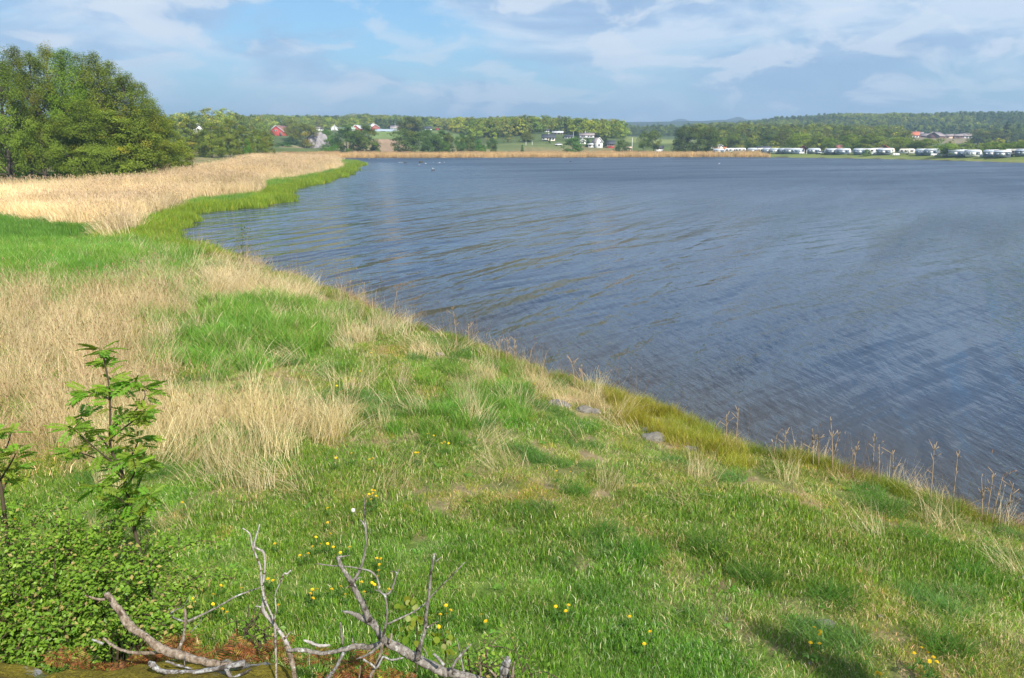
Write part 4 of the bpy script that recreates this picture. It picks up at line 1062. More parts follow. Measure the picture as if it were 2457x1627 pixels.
house('white farmhouse with steep gable at the left of the farm', 792, 808, 315, 308, 302, 640, 8, 'g', 'white_wall', 'red_roof', wins=[(.3, .4, .8, 1), (.7, .4, .8, 1), (.5, 1.1, .8, .9)], doors=[(.5, .9, 1.6)], chimney=0, trim='white_wall')
house('low white wing with pale green roof beside the farmhouse', 808, 823, 314, 310, 306.5, 642, 7, 'e', 'white_wall', 'green_roof', wins=[(.3, .5, .8, .7), (.7, .5, .8, .7)])
house('long shed with pale green metal roof behind the twin trees', 826, 848, 315, 310, 304.5, 645, 12, 'e', 'white_wall', 'green_roof', doors=[(.5, 3, 1.6)], cat='shed', name='shed')
house('red barn with broad white edged roof in the middle of the farm', 846, 864, 315, 308, 300.5, 650, 16, 'g', 'red_wall', 'pale_roof', wins=[(.5, .9, .8, .8)], trim='white_wall', yaw=-.25, cat='barn', name='barn')
house('white gabled house with dark roof behind the red house', 877, 897, 310, 304, 296.5, 690, 12, 'g', 'white_wall', 'dark_roof', wins=[(.5, .9, .9, .9)], trim='white_wall', yaw=.35)
house('red house with white bargeboards at the right of the farm', 889, 908, 315, 306, 299.5, 640, 10, 'g', 'red_wall', 'grey_roof', wins=[(.3, .9, .7, .8), (.7, .9, .7, .8), (.5, 1.25, .7, .7)], doors=[(.5, 2.2, 2.0)], trim='white_wall')
house('long white bungalow with grey roof beside a flagpole', 936, 962, 314, 307.5, 301.5, 650, 9, 'e', 'white_wall', 'grey_roof', wins=[(.15, .5, 1.2, 1), (.4, .5, 1.2, 1), (.65, .5, 1.2, 1), (.88, .5, 1, 1)], trim='white_wall', chimney=1.5)
house('white house with dark roof among trees right of the bungalow', 1019, 1035, 314, 308.5, 304, 685, 8, 'e', 'white_wall', 'dark_roof', wins=[(.3, .5, .9, .8), (.7, .5, .9, .8)])
house('tiny red shed among trees right of the bungalow', 1046, 1053, 313, 309, 306, 690, 5, 'g', 'red_wall', 'red_roof', doors=[(.5, .9, 1.3)], cat='shed', name='shed')
house('cream house with dark hipped roof low on the wooded hill', 1302, 1332, 338, 330.5, 323, 500, 9, 'e', 'cream_wall', 'dark_roof', wins=[(.12, .6, 1.1, .9), (.65, .6, 1.1, .9), (.85, .6, 1.1, .9)], doors=[(.42, .9, 1.7)], chimney=0, porch=(0, .42, .38, .5, 'white_wall'))
house('small white house high among the trees of the hill', 1306, 1318, 316, 312.5, 309, 565, 7, 'e', 'white_wall', 'dark_roof', wins=[(.3, .55, .8, .7), (.75, .55, .8, .7)])
house('long low house with pale slanting roof on the hillside', 1327, 1351, 323.5, 318.5, 315, 550, 8, 'e', 'dark_wall', 'pale_roof', wins=[(.25, .55, 1.6, .9), (.6, .55, 1.6, .9), (.88, .55, 1, .9)])
house('white bungalow with dark roof by the garden flagpole', 1356, 1376, 332.5, 328, 324.5, 522, 8, 'e', 'white_wall', 'dark_roof', wins=[(.2, .6, 1.1, .7), (.5, .6, 1.1, .7), (.8, .6, 1.1, .7)])
house('wide white villa with grey roof and long balcony', 1393, 1426, 333, 325, 319.5, 525, 9, 'e', 'white_wall', 'grey_roof', wins=[(.18, .75, 1.2, .9), (.32, .75, 1.2, .9), (.62, .75, 1.2, .9), (.82, .75, 1.4, .9), (.25, .25, 1, .8)], chimney=-1, porch=(-.02, 1.04, .36, .5, 'white_wall'))
house('small white gable house behind the round willow', 1392, 1407, 346, 340, 334.5, 475, 8, 'g', 'white_wall', 'grey_roof', wins=[(.42, .75, .8, 1), (.62, .75, .8, 1)], trim='white_wall')
house('white double garage beside the tall white gable house', 1413, 1427, 351.5, 347, 344.5, 452, 6, 'e', 'white_wall', 'pale_roof', doors=[(.3, 1.6, .9)], cat='garage', name='garage')
house('tall white gable house near the reeds', 1427, 1443, 351.5, 341, 331.5, 450, 10, 'g', 'white_wall', 'grey_roof', wins=[(.45, .32, .9, 1.1), (.72, .95, .7, .9)], trim='white_wall', yaw=.25)
house('red cabin with dark roof at the edge of the wooded hill', 1458, 1475, 351.5, 345.5, 338.5, 452, 6, 'e', 'red_wall', 'dark_roof', wins=[(.2, .5, 1, .7), (.75, .5, .7, .8)], doors=[(.45, .8, 1.2)], cat='cabin', name='cabin')
house('tan boathouse with flat roof behind the reeds by a mast', 1501, 1516, 358.5, 355.5, 353, 405, 5, 'e', 'tan_wall', 'tan_wall', doors=[(.5, 1.4, .6)], cat='boathouse', name='boathouse')
house('dark roofed hut between the slim trees and the large tree group', 1573, 1593, 359, 355.5, 351, 415, 6, 'e', 'white_wall', 'dark_roof', doors=[(.4, .9, .6)], wins=[(.75, .6, .8, .4)], cat='hut', name='hut')
house('orange kiosk with white end beside the first caravans', 1712, 1744, 362, 356.5, 353, 395, 6, 'e', 'orange_wall', 'orange_wall', wins=[(.3, .6, .8, .6), (.45, .6, .8, .6), (.6, .6, .8, .6)], cat='kiosk', name='kiosk')
house('little white house behind the orange kiosk', 1724, 1736, 356, 350, 347, 440, 5, 'g', 'white_wall', 'pale_roof', wins=[(.5, .7, .7, .7)])
house('dark roofed shed behind the caravans left of the lime tree', 1818, 1853, 363, 357, 352, 405, 7, 'e', 'dark_wall', 'dark_roof', wins=[(.3, .6, .9, .5), (.7, .6, .9, .5)], cat='shed', name='shed')
house('dark hut with red roof edge under the lime tree', 1921, 1943, 363, 357, 350, 415, 7, 'g', 'dark_wall', 'red_roof', doors=[(.5, 1.2, 1.2)], cat='hut', name='hut')
house('brown hut with tile red roof between two campsite trees', 2007, 2023, 365, 356, 348.5, 412, 6, 'e', 'dark_wall', 'red_roof', doors=[(.5, 1, 1.2)], cat='hut', name='hut')
house('dark red gabled hut rising behind white caravans', 2112, 2139, 366, 356, 347, 400, 8, 'g', 'dark_wall', 'red_roof', wins=[(.5, .5, 1, .6)], trim='red_wall', cat='hut', name='hut')
house('brown farm building with reddish roof in the wooded slope', 1854, 1885, 323, 319, 313.5, 800, 10, 'e', 'dark_wall', 'red_roof', wins=[(.3, .5, 1, .8), (.7, .5, 1, .8)], cat='farm building', name='farm_building')
house('small pale hut left of the brown farm building', 1832, 1842, 323, 320, 318, 805, 6, 'e', 'white_wall', 'pale_roof', cat='hut', name='hut', wins=[(.5, .5, .8, .6)])
house('white house with bright orange tiled roof on the right slope', 2183, 2209, 329.5, 324.5, 316.5, 720, 9, 'e', 'white_wall', 'orange_roof', wins=[(.15, .5, 1.1, .9), (.4, .5, 1.1, .9), (.6, .5, 1.1, .9), (.85, .5, 1.1, .9)], chimney=2)
house('red annex right behind the orange roofed house', 2208, 2219, 329, 323, 317.5, 732, 8, 'e', 'red_wall', 'grey_roof', wins=[(.5, .5, .8, .7)], cat='shed', name='shed')
house('low farm shed with brown grey roof between house and barn', 2218, 2243, 330, 326, 321, 715, 10, 'e', 'dark_wall', 'grey_roof', doors=[(.4, 2.4, 1.2)], cat='shed', name='shed')
house('red gabled barn with grey roof edges on the right slope', 2243, 2272, 333, 326.5, 317, 700, 16, 'g', 'dark_wall', 'grey_roof', doors=[(.8, 2.4, 2.2)], trim='concrete', yaw=-.3, cat='barn', name='barn')
house('small farm shed with tan roof right of the red gabled barn', 2270, 2290, 331, 326, 322.5, 708, 8, 'e', 'tan_wall', 'grey_roof', doors=[(.5, 2, 1.2)], cat='shed', name='shed')
house('long dark red shed near the right end of the farm', 2290, 2313, 332, 326, 322.5, 712, 8, 'e', 'dark_wall', 'grey_roof', doors=[(.3, 2, 1.3), (.7, 2, 1.3)], cat='shed', name='shed')
house('white house with grey roof at the right end of the farm', 2311, 2337, 332, 326, 320, 718, 9, 'e', 'white_wall', 'grey_roof', wins=[(.3, .5, 1.2, .9), (.6, .5, 1.2, .9), (.85, .5, 1.2, .9)])

def pole(label, px, yb, yt, D, r=.12, mat='white_wall', name='flagpole'):
    if D < 445: D = max(D, shore_Y(px) + 14)
    b = P(px, yb, D); t = P(px, yt, D); h = t[2] - b[2]
    o = empty(name, b); m = MB(); m.tube([(0, 0, -1), (0, 0, h * .5), (0, 0, h)], [r, r * .8, r * .5], 6); m.build('pole', M[mat], o)
    k = MB(); k.tube([(0, 0, h), (0, 0, h + .1), (0, 0, h + .22)], [r * .5, r * 1.1, r * .4], 6); k.build('finial', M[mat], o)
    tag(o, label, 'flagpole' if name == 'flagpole' else 'post')
pole('white flagpole before the long bungalow of the farm', 948.5, 314, 292, 642)
pole('white flagpole beside the white bungalow on the hill', 1375.5, 333, 316, 515)
pole('tall white flagpole behind the reeds by the tan boathouse', 1516.5, 359, 331, 404, .14)
pole('pale post on the green field left of the cream house', 1262, 347, 341, 470, .16, name='post')
pole('pale post on the green field nearer the cream house', 1277, 347, 341, 470, .16, name='post')
pole('white post standing between the caravans under the lime tree', 1929, 368, 360, 350, .14, name='post')
pole('second white post between the caravans under the lime tree', 1935, 368, 360, 350, .14, name='post')

def flat_thing():
    # fleece covered crop strip on the far field
    m = MB(); a = P(901, 323.5, 590); b = P(944, 323.5, 590); n = 24
    for i in range(5):
        xs = np.linspace(a[0], b[0], n); y = a[1] + i * 3.2
        prof = [(-1.2, 0), (-.9, .8), (0, 1.15), (.9, .8), (1.2, 0)]
        V = np.array([(x, y + p, hz(x, y) + q + .12 * math.sin(x * .8 + i)) for x in xs for p, q in prof])
        Q = [(k * 5 + j, (k + 1) * 5 + j, (k + 1) * 5 + j + 1, k * 5 + j + 1) for k in range(n - 1) for j in range(4)]
        o = mesh_np('tunnel', V, [np.array(Q)], M['fleece'])
        tag(link('crop_tunnel', o), 'pale plastic crop tunnel in the row beyond the brown field', 'crop tunnel', 'plastic crop tunnels beyond the brown field')
M['fleece'] = plain('fleece', (.34, .40, .46), .4, .08, .5)
flat_thing()

# grey rock faces
def stone_mesh(name, seed, sub=4, amp=.35, mat='stone', squash=(1, 1, .7)):
    import bmesh
    bm = bmesh.new(); bmesh.ops.create_icosphere(bm, subdivisions=sub, radius=1.0)
    v = np.array([q.co[:] for q in bm.verts])
    s = seed * 3.7
    n = fbm(v[:, 0] * 1.3 + v[:, 2] * .9 + s, v[:, 1] * 1.3 - v[:, 2] * .7 + s, seed) - .5
    n2 = fbm(v[:, 0] * 4 + v[:, 2] * 3 + s, v[:, 1] * 4 - v[:, 2] * 3.1 + s, seed + 3) - .5
    v = v * (1 + amp * 1.6 * n + amp * .45 * n2)[:, None]
    v = np.sign(v) * np.abs(v) ** .82 * np.array(squash)
    f = np.array([[q.index for q in p.verts] for p in bm.faces]); bm.free()
    return mesh_np(name, v, [f], M[mat], smooth=False)
def stone_material(name, c0, c1, lich):
    m, w = mat_new(name); tc = w.n('ShaderNodeTexCoord'); ob = tc.outputs['Object']
    c = w.ramp(w.noise(ob, 3.0, 8, .65), [(.3, c0), (.7, c1)])
    c = w.mix(w.ramp(w.noise(ob, 6.0, 6, .6), [(.58, (0, 0, 0)), (.66, (1, 1, 1))]), c, (*lich, 1))
    b = w.n('ShaderNodeBsdfPrincipled', ins={'Base Color': c, 'Roughness': .9, 'Specular IOR Level': .2})
    bn = w.n('ShaderNodeBump', ins={'Strength': .7, 'Distance': .05, 'Height': w.noise(ob, 9.0, 6, .65)}); w.l(bn.outputs[0], b.inputs['Normal'])
    w.n('ShaderNodeOutputMaterial', ins={0: b.outputs[0]}); return m
M['stone'] = stone_material('stone', (.13, .12, .105), (.31, .285, .25), (.25, .26, .20))
M['wet_stone'] = stone_material('wet_stone', (.035, .032, .025), (.10, .085, .05), (.16, .12, .05))
M['cliff'] = stone_material('cliff', (.20, .18, .19), (.36, .33, .34), (.26, .26, .22))
a = P(763, 350, 470)
o = link('rock_face', stone_mesh('rock_face', 5, 5, .5, 'cliff', (1, 1, 1)), loc=(a[0], a[1] + 3, a[2] - 1), scale=(6.2, 5, 8.0)); tag(o, 'bare grey rock face right of the golden tree', 'rock')
a = P(870, 290, 1000)
o = link('rocky_knoll', stone_mesh('rocky_knoll', 8, 5, .5, 'cliff', (1, 1, .5)), loc=(a[0], a[1], a[2] - 2), scale=(22, 14, 17)); tag(o, 'bare rocky knoll on the skyline above the farm', 'rock')

# ------------------------------------------------------------------ campsite
paint('caravan_white', (.66, .66, .66), rough=.35, var=.03, scale=.6, spec=.5); paint('caravan_cream', (.64, .60, .51), rough=.35, var=.03, scale=.6)
paint('awning_blue', (.19, .25, .33), rough=.7, var=.1, scale=.6); paint('awning_grey', (.14, .165, .20), rough=.7, var=.1, scale=.6)
paint('awning_roof', (.52, .57, .62), rough=.55, var=.06, scale=.5); paint('tyre', (.03, .03, .03)); paint('stripe', (.25, .3, .38)); paint('clear_pane', (.11, .15, .20), rough=.15, spec=.5)
def caravan(label, px, yb, D, L=6.6, rz=0.0, body='caravan_white', awn=None, H=2.6, row=0):
    D = max(D, shore_Y(px) + (19 if row == 0 else 30)); b = P(px, yb, D); z = hz(b[0], b[1])
    o = empty('caravan', (b[0], b[1], z), yaw_to_cam(b[0], b[1]) + rz); tag(o, label, 'caravan', 'caravans along the far shore')
    l2 = L / 2; m = MB()
    m.prism([(-l2 * .93, .45), (l2 * .93, .45), (l2, .9), (l2 * .98, 1.5), (l2 * .86, H - .15), (l2 * .75, H), (-l2 * .75, H), (-l2 * .86, H - .15), (-l2 * .98, 1.5), (-l2, .9)], -1.15, 1.15)
    bd = m.build('body', M[body], o)
    k = MB(); k.box(-l2 * .7, l2 * .7, -.9, .9, H, H + .07); k.build('roof', M['caravan_white'], o)
    for u, ww in ((-.62, .9), (-.12, 1.1), (.55, 1.2)):
        k = MB(); k.box(u * l2 - ww / 2, u * l2 + ww / 2, -1.19, -1.13, 1.35, 2.0); k.build('window', M['window_glass'], o)
    k = MB(); k.box(.12 * l2, .12 * l2 + .65, -1.18, -1.13, .55, 2.25); k.build('door', M['caravan_cream'], o)
    k = MB(); k.box(-l2 * .93, l2 * .93, -1.17, -1.14, .78, .95); k.build('stripe', M['stripe'], o)
    for s in (-1, 1):
        k = MB(); k.tube([(0.2, s * 1.0, .34), (0.2, s * 1.16, .34)], .34, 10); k.build('wheel', M['tyre'], o)
    k = MB(); k.tube([(l2 * .9, 0, .5), (l2 + 1.0, 0, .5)], .07, 5); k.build('drawbar', M['concrete'], o)
    if awn:
        wl, dp, mt, roof = awn
        k = MB(); k.prism([(-1.16, 0), (-1.16, 2.35), (-1.16 - dp, 1.85), (-1.16 - dp, 0)], -wl / 2, wl / 2, 'x'); aw = k.build('awning', M[mt], o)
        k = MB(); k.prism([(-1.10, 2.40), (-1.10, 2.52), (-1.3 - dp, 2.0), (-1.3 - dp, 1.88)], -wl / 2 - .12, wl / 2 + .12, 'x'); k.build('awning_roof', M[roof], aw)
        n = max(2, int(wl / 1.5))
        for i in range(n):
            x0 = -wl / 2 + wl * (i + .12) / n; x1 = -wl / 2 + wl * (i + .85) / n
            k = MB(); k.box(x0, x1, -1.16 - dp - .04, -1.16 - dp + .02, .75, 1.65); k.build('awning_pane', M['clear_pane'] if i % 3 != 1 else M['caravan_white'], aw)
    return o
AB = (5.2, 2.4, 'awning_blue', 'awning_roof'); AG = (5.2, 2.4, 'awning_grey', 'awning_roof'); AW = (5.0, 2.3, 'caravan_white', 'awning_roof'); AL = (8.5, 2.6, 'awning_blue', 'awning_roof')
CAMP = [
 (1700, 367, 372, 6.5, 'caravan_white', None, 'leftmost white caravan, half hidden by the reeds'),
 (1724, 368, 366, 6.0, 'caravan_white', AB, 'caravan with blue awning just below the orange kiosk'),
 (1754, 369, 364, 7.0, 'caravan_white', None, 'plain white caravan right of the orange kiosk'),
 (1776, 369, 362, 6.0, 'caravan_white', None, 'second plain white caravan right of the kiosk, before the gap'),
 (1805, 369, 360, 5.6, 'caravan_white', AG, 'caravan with dark grey awning alone after the first gap'),
 (1828, 368, 366, 5.5, 'caravan_cream', None, 'rounded caravan end before the long blue awnings'),
 (1842, 369.5, 358, 6.0, 'caravan_white', AB, 'blue awning caravan below the dark roofed shed'),
 (1860, 369.5, 357, 6.0, 'caravan_white', AW, 'white windowed awning caravan right of the shed'),
 (1880, 369.5, 357, 6.0, 'caravan_white', AG, 'grey awning caravan under the left of the lime tree'),
 (1904, 370, 355, 7.5, 'caravan_white', AL, 'wide pale blue awning caravan under the lime tree'),
 (1952, 371.5, 348, 6.5, 'caravan_white', AG, 'dark fronted caravan left of the parked white car'),
 (1994, 372, 345, 6.5, 'caravan_white', AG, 'dark awning caravan right of the parked white car'),
 (2022, 372.5, 342, 7.2, 'caravan_white', AB, 'light blue awning caravan below the tile red hut'),
 (2062, 373, 338, 6.5, 'caravan_white', AB, 'caravan behind the small pale tree'),
 (2084, 373, 340, 5.5, 'caravan_white', None, 'white caravan end right of the small pale tree'),
 (2106, 371, 352, 6.5, 'caravan_white', None, 'white caravan at the back below the red gabled hut'),
 (2128, 371, 350, 6.5, 'caravan_cream', None, 'second caravan at the back below the red gabled hut'),
 (2122, 375, 330, 6.0, 'caravan_white', AG, 'dark green awning caravan in front of the red gabled hut'),
 (2175, 375, 328, 6.8, 'caravan_cream', None, 'cream caravan standing free with windows facing the water'),
 (2212, 376.5, 322, 6.0, 'caravan_white', AB, 'first blue awning right of the cream caravan'),
 (2236, 377, 320, 6.2, 'caravan_white', AB, 'second blue awning right of the cream caravan'),
 (2276, 377.5, 318, 5.6, 'caravan_white', AW, 'white awning caravan beside the bright front tree'),
 (2303, 378, 316, 6.6, 'caravan_white', AL, 'long blue awning left of the low white fence at right'),
 (2332, 378, 318, 6.5, 'caravan_white', AW, 'white awning caravan behind the low white fence at right'),
 (2378, 381, 302, 5.6, 'caravan_white', AB, 'blue fronted caravan under the spreading tree at right'),
 (2402, 382, 300, 5.6, 'caravan_cream', AG, 'beige and grey awning caravan, fourth from the right edge'),
 (2424, 382, 300, 4.2, 'caravan_white', None, 'short white caravan, third from the right edge'),
 (2440, 382.5, 298, 4.5, 'caravan_cream', None, 'cream caravan, second from the right edge'),
 (2458, 383, 296, 5.5, 'caravan_white', AG, 'dark awning caravan cut by the right picture edge'),
]
for i, (px, yb, D, L, body, awn, lb) in enumerate(CAMP):
    caravan(lb, px, yb, D, L, RND.uniform(-.18, .18), body, awn, row=1 if 'at the back' in lb or 'half hidden' in lb else 0)
def low_fence(label, x0, x1, yb, D):
    D = max(D, shore_Y((x0 + x1) / 2) + 14); a = P(x0, yb, D); b = P(x1, yb, D); o = empty('low_fence', (*((a + b) / 2)[:2], hz(*((a + b) / 2)[:2])), 0); tag(o, label, 'fence')
    w = (b[0] - a[0]) / 2; n = max(3, int(w))
    for i in range(n):
        x = -w + 2 * w * i / n; k = MB(); k.box(x + .06, x + 2 * w / n - .06, -.04, .04, .1, 1.05); k.build('panel', M['caravan_white'], o)
        k = MB(); k.box(x - .06, x + .06, -.06, .06, -.3, 1.15); k.build('post', M['caravan_white'], o)
low_fence('low white windbreak right of the wide awning under the lime tree', 1918, 1930, 369.5, 352)
low_fence('low white windbreak right of the small pale tree', 2081, 2107, 375, 328)
low_fence('low white windbreak left of the cream caravan', 2142, 2158, 376, 325)
low_fence('low white windbreak between the right hand awnings', 2233, 2258, 378, 314)
low_fence('low white windbreak behind the rightmost gap in the caravans', 2350, 2362, 379.5, 310)
def car(label, px, yb, D, rz=0.0):
    D = max(D, shore_Y(px) + 17); b = P(px, yb, D); o = empty('parked_car', (b[0], b[1], hz(b[0], b[1])), yaw_to_cam(b[0], b[1]) + rz); tag(o, label, 'car', 'parked white cars')
    m = MB(); m.prism([(-2.1, .3), (2.1, .3), (2.15, .75), (1.2, .95), (-2.0, .98), (-2.1, .7)], -.85, .85); m.build('body', M['caravan_white'], o)
    m = MB(); m.prism([(-1.9, .97), (1.1, .95), (.45, 1.45), (-1.5, 1.47)], -.75, .75); m.build('cabin', M['window_glass'], o)
    m = MB(); m.box(-1.4, .4, -.72, .72, 1.47, 1.53); m.build('roof', M['caravan_white'], o)
    for x in (-1.3, 1.35):
        for s in (-1, 1):
            m = MB(); m.tube([(x, s * .7, .32), (x, s * .88, .32)], .32, 10); m.build('wheel', M['tyre'], o)
car('white car parked between the dark awning caravans', 1972, 372, 346, .15)
car('white car parked on the lane below the cream house', 1340, 348, 465, .3)

# ------------------------------------------------------------------ stones
def stone(label, px, py, w_px, seed, mat='stone', asp=(1, .8, .6), z=None, name='stone', sink=.5, rz=0.0, Y=None):
    p = G(px, py) if z is None else np.array((*Z(px, py, z), z))
    R = w_px * .85 * mpp(math.hypot(p[0], p[1])) / 2
    o = link(name, stone_mesh(name, seed, 4, .4, mat, (1, 1, 1)), loc=(p[0], p[1], p[2] + R * asp[2] * (1 - 2 * sink)), scale=tuple(R * v for v in asp), rot=(0, 0, rz))
    tag(o, label, 'stone' if name == 'stone' else 'rock')
stone('long pale grey stone lying in the bank grass right of the green clump', 1342, 975, 86, 11, asp=(1, .5, .42), rz=-.5)
stone('squat pale stone at the right end of the long stone', 1402, 986, 56, 12, asp=(1, .7, .55))
stone('small grey stone beside the squat bank stone', 1428, 990, 34, 13)
stone('pinkish grey boulder with a knob at the foot of the yellow sedge', 1568, 1054, 66, 14, asp=(1, .7, .6))
stone('upright knob of stone on the left of the pinkish boulder', 1549, 1036, 22, 15, asp=(1, .8, 1.2))
stone('half sunk grey stone left of the lichen stone on the bank', 1655, 1078, 44, 16, asp=(1, .6, .35))
stone('small lichen grey stone at the end of the sedge bank', 1722, 1086, 34, 17, asp=(1, .7, .55))
stone('whitish lichen stone in dark grass near the right edge', 2311, 1376, 34, 18, asp=(1, .8, .9))
stone('flat grey stone flush with the lawn at lower right', 1975, 1500, 66, 19, asp=(1, .8, .16), sink=.25, rz=.4)
stone('pale stone showing in the bank behind the green clump', 1055, 853, 32, 20, asp=(1, .7, .6))
stone('pale stone edge under the dry tuft at the right bank', 2170, 1180, 66, 21, asp=(1, .6, .35), rz=-.4)
stone('dark wet stone at the edge of the green sedge', 619, 492, 16, 22, 'wet_stone', (1, .7, .6), z=0.0, sink=.3)
stone('dark rock on the near waterline below the tall stalks', 900, 778, 26, 23, 'wet_stone', (1, .8, .8), z=0.05)
stone('flat dark skerry in the far left of the bay', 973, 391.5, 9, 24, 'wet_stone', (1, .7, .35), z=0.0, name='skerry', sink=.3)
stone('larger brown skerry in the far left of the bay', 1010, 390.5, 12, 25, 'wet_stone', (1, .7, .55), z=0.0, name='skerry', sink=.3)
stone('small skerry nearest to us in the bay, with a gull', 1039, 409.5, 9, 26, 'wet_stone', (1, .7, .35), z=0.0, name='skerry', sink=.3)
stone('tiny dark skerry in the middle of the far water', 1369, 388.5, 6, 27, 'wet_stone', (1, .6, .4), z=0.0, name='skerry', sink=.3)
for i, (a, b, w_, lb) in enumerate([(400, 470, 16, 'small pale stone left of the middle tussocks'), (745, 632, 18, 'small pinkish stone in the bare patch below the tussocks'), (965, 762, 22, 'pale stone at the edge of the bare path'), (1350, 932, 15, 'pale pebble below the dandelion clump'), (1362, 972, 15, 'second pale pebble below the dandelion clump'),
        (1545, 872, 17, 'pale pebble right of the flat grey stone'), (1535, 920, 16, 'pale pebble lower right of the flat stone'), (2062, 915, 16, 'pale stone near the bottom right dandelions'), (1690, 752, 18, 'tan stone right above the flat grey stone')]):
    stone(lb, 1250 + a / 1.962, 1100 + b / 1.962, w_, 60 + i, asp=(1, .8, .6), sink=.2)
# seaweed spit at the point of the reeds
def spit():
    m = []; g = np.random.default_rng(5); a = Z(815, 392, 0); b = Z(866, 397, 0)
    n = 500; t = g.random(n); p = a[None] + (b - a)[None] * t[:, None] + g.normal(0, 1, (n, 2)) * np.array((1.0, 4.5)) * (1 - t[:, None] * .75)
    V, Q, C = leaf_cloud(g, np.column_stack([p, g.uniform(.02, .22, n)]), np.full(n, .9), np.array(((.10, .085, .03),)) * g.uniform(.6, 1.4, (n, 1)), 2.0)
    tag(link('seaweed', mesh_np('seaweed', V, [Q], M['leaf'], C)), 'brown seaweed mat on the low spit', kind='stuff')
spit()
M['gull'] = plain('gull_white', (.8, .8, .78), .7, .03); M['gull_grey'] = plain('gull_grey', (.35, .37, .4), .7, .05); M['beak'] = plain('beak', (.7, .45, .08), .6, .05)
def gull(label, px, py, rz):
    p = Z(px, py, 0); o = empty('gull', (p[0], p[1], .02), rz, 1.0); tag(o, label, 'gull', 'gulls on the bay')
    m = MB(); m.tube([(-.34, 0, .16), (-.24, 0, .13), (-.05, 0, .10), (.12, 0, .12), (.20, 0, .20), (.235, 0, .27), (.29, 0, .285), (.32, 0, .28)], [.012, .05, .10, .09, .05, .045, .04, .012], 10); m.build('body', M['gull'], o, True)
    for s in (-1, 1):
        m = MB(); m.tube([(-.40, s * .035, .17), (-.2, s * .085, .155), (.04, s * .09, .15)], [.008, .05, .03], 6); m.build('wing', M['gull_grey'], o, True)
    m = MB(); m.tube([(.31, 0, .28), (.38, 0, .262)], [.014, .003], 5); m.build('beak', M['beak'], o)
for i, (px, py, lb) in enumerate([(958, 391, 'white gull resting on the bay, left of the flat skerry'), (964, 391.6, 'gull just right of the leftmost resting one'), (1007, 397.5, 'gull swimming in front of the brown skerry'), (1022, 393.5, 'gull right of the brown skerry, closer in'),
    (1040, 391.2, 'gull farther out, second right of the brown skerry'), (1054, 391.5, 'gull swimming third right of the brown skerry'), (1066, 391.2, 'rightmost of the gulls near the skerries'), (1040, 406.2, 'gull perched on the small near skerry'), (886, 381.8, 'gull far off by the spit'), (906, 381.5, 'gull far off right of the spit'), (1725, 394, 'lone gull far out on the right water')]):
    gull(lb, px, py, i * 1.3)

# ------------------------------------------------------------------ dead wood
def wood_material(name, c0, c1, c2, band=0.0, lich=(.45, .46, .43), lf=.6):
    m, w = mat_new(name); tc = w.n('ShaderNodeTexCoord'); ob = tc.outputs['Object']
    n = w.noise(w.mapping(ob, scale=(60, 60, 22)), 1.0, 8, .66, .6)
    c = w.ramp(n, [(.32, c0), (.5, c1), (.68, c2)])
    c = w.mix(w.ramp(w.noise(ob, 38.0, 5, .6), [(lf, (0, 0, 0)), (lf + .06, (1, 1, 1))]), c, (*lich, 1))
    c = w.mix(w.ramp(w.noise(ob, 11.0, 6, .65, .5), [(.56, (0, 0, 0)), (.62, (1, 1, 1))]), c, (c0[0] * .7, c0[1] * .68, c0[2] * .66, 1))
    if band: c = w.mix(w.ramp(w.noise(w.mapping(ob, scale=(14, 14, 55)), 1.0, 3, .5), [(.58, (0, 0, 0)), (.63, (1, 1, 1))]), c, (.10, .055, .04, 1))
    b = w.n('ShaderNodeBsdfPrincipled', ins={'Base Color': c, 'Roughness': .88, 'Specular IOR Level': .2})
    bn = w.n('ShaderNodeBump', ins={'Strength': .9, 'Distance': .008, 'Height': w.math('ADD', n, w.math('MULTIPLY', w.noise(ob, 120.0, 4, .6), .5))}); w.l(bn.outputs[0], b.inputs['Normal'])
    w.n('ShaderNodeOutputMaterial', ins={0: b.outputs[0]}); return m
M['dead_grey'] = wood_material('dead_grey', (.065, .056, .047), (.20, .178, .155), (.37, .345, .31))
M['dead_tan'] = wood_material('dead_tan', (.085, .06, .042), (.24, .185, .135), (.39, .34, .28), lich=(.5, .48, .45), lf=.63)
M['birch'] = wood_material('birch', (.19, .15, .13), (.38, .345, .32), (.52, .50, .48), band=1.0)
M['lichen_wood'] = wood_material('lichen_wood', (.08, .07, .062), (.20, .18, .165), (.38, .38, .37), lich=(.40, .41, .40), lf=.53)
def limb(o, part, pts, mat, Y, f, ox, oy, r, dy=0.0, k=5, sides=9, rough=.16, seed=1):
    """pts in an enlarged view (factor f, offset ox,oy); r in the same units, Y distance; dy = change of distance along the limb"""
    n = len(pts); W = []
    for i, (a, b) in enumerate(pts):
        t = i / max(1, n - 1); W.append(P(ox + a / f, oy + b / f, Y + (dy * t if not hasattr(dy, '__len__') else dy[0] + (dy[1] - dy[0]) * t)))
    W = smooth_path(np.array(W) - np.array(o.location), k)
    rr = np.interp(np.linspace(0, 1, len(W)), np.linspace(0, 1, len(r)), r) / f * mpp(Y) * .75
    g = np.random.default_rng(seed); W = W + g.normal(0, 1, W.shape) * rr[:, None] * .10
    m = MB(); m.tube(W, rr, sides, rough, seed)
    return m.build(part, M[mat], o, True)
F2 = (3.383, 0, 1200); F3 = (3.287, 600, 1150)
YA = 3.72
oa = empty('dead_branch', P(530, 1585, YA)); tag(oa, 'thick weathered tan branch with a sawn end lying before the rose bush', 'branch')
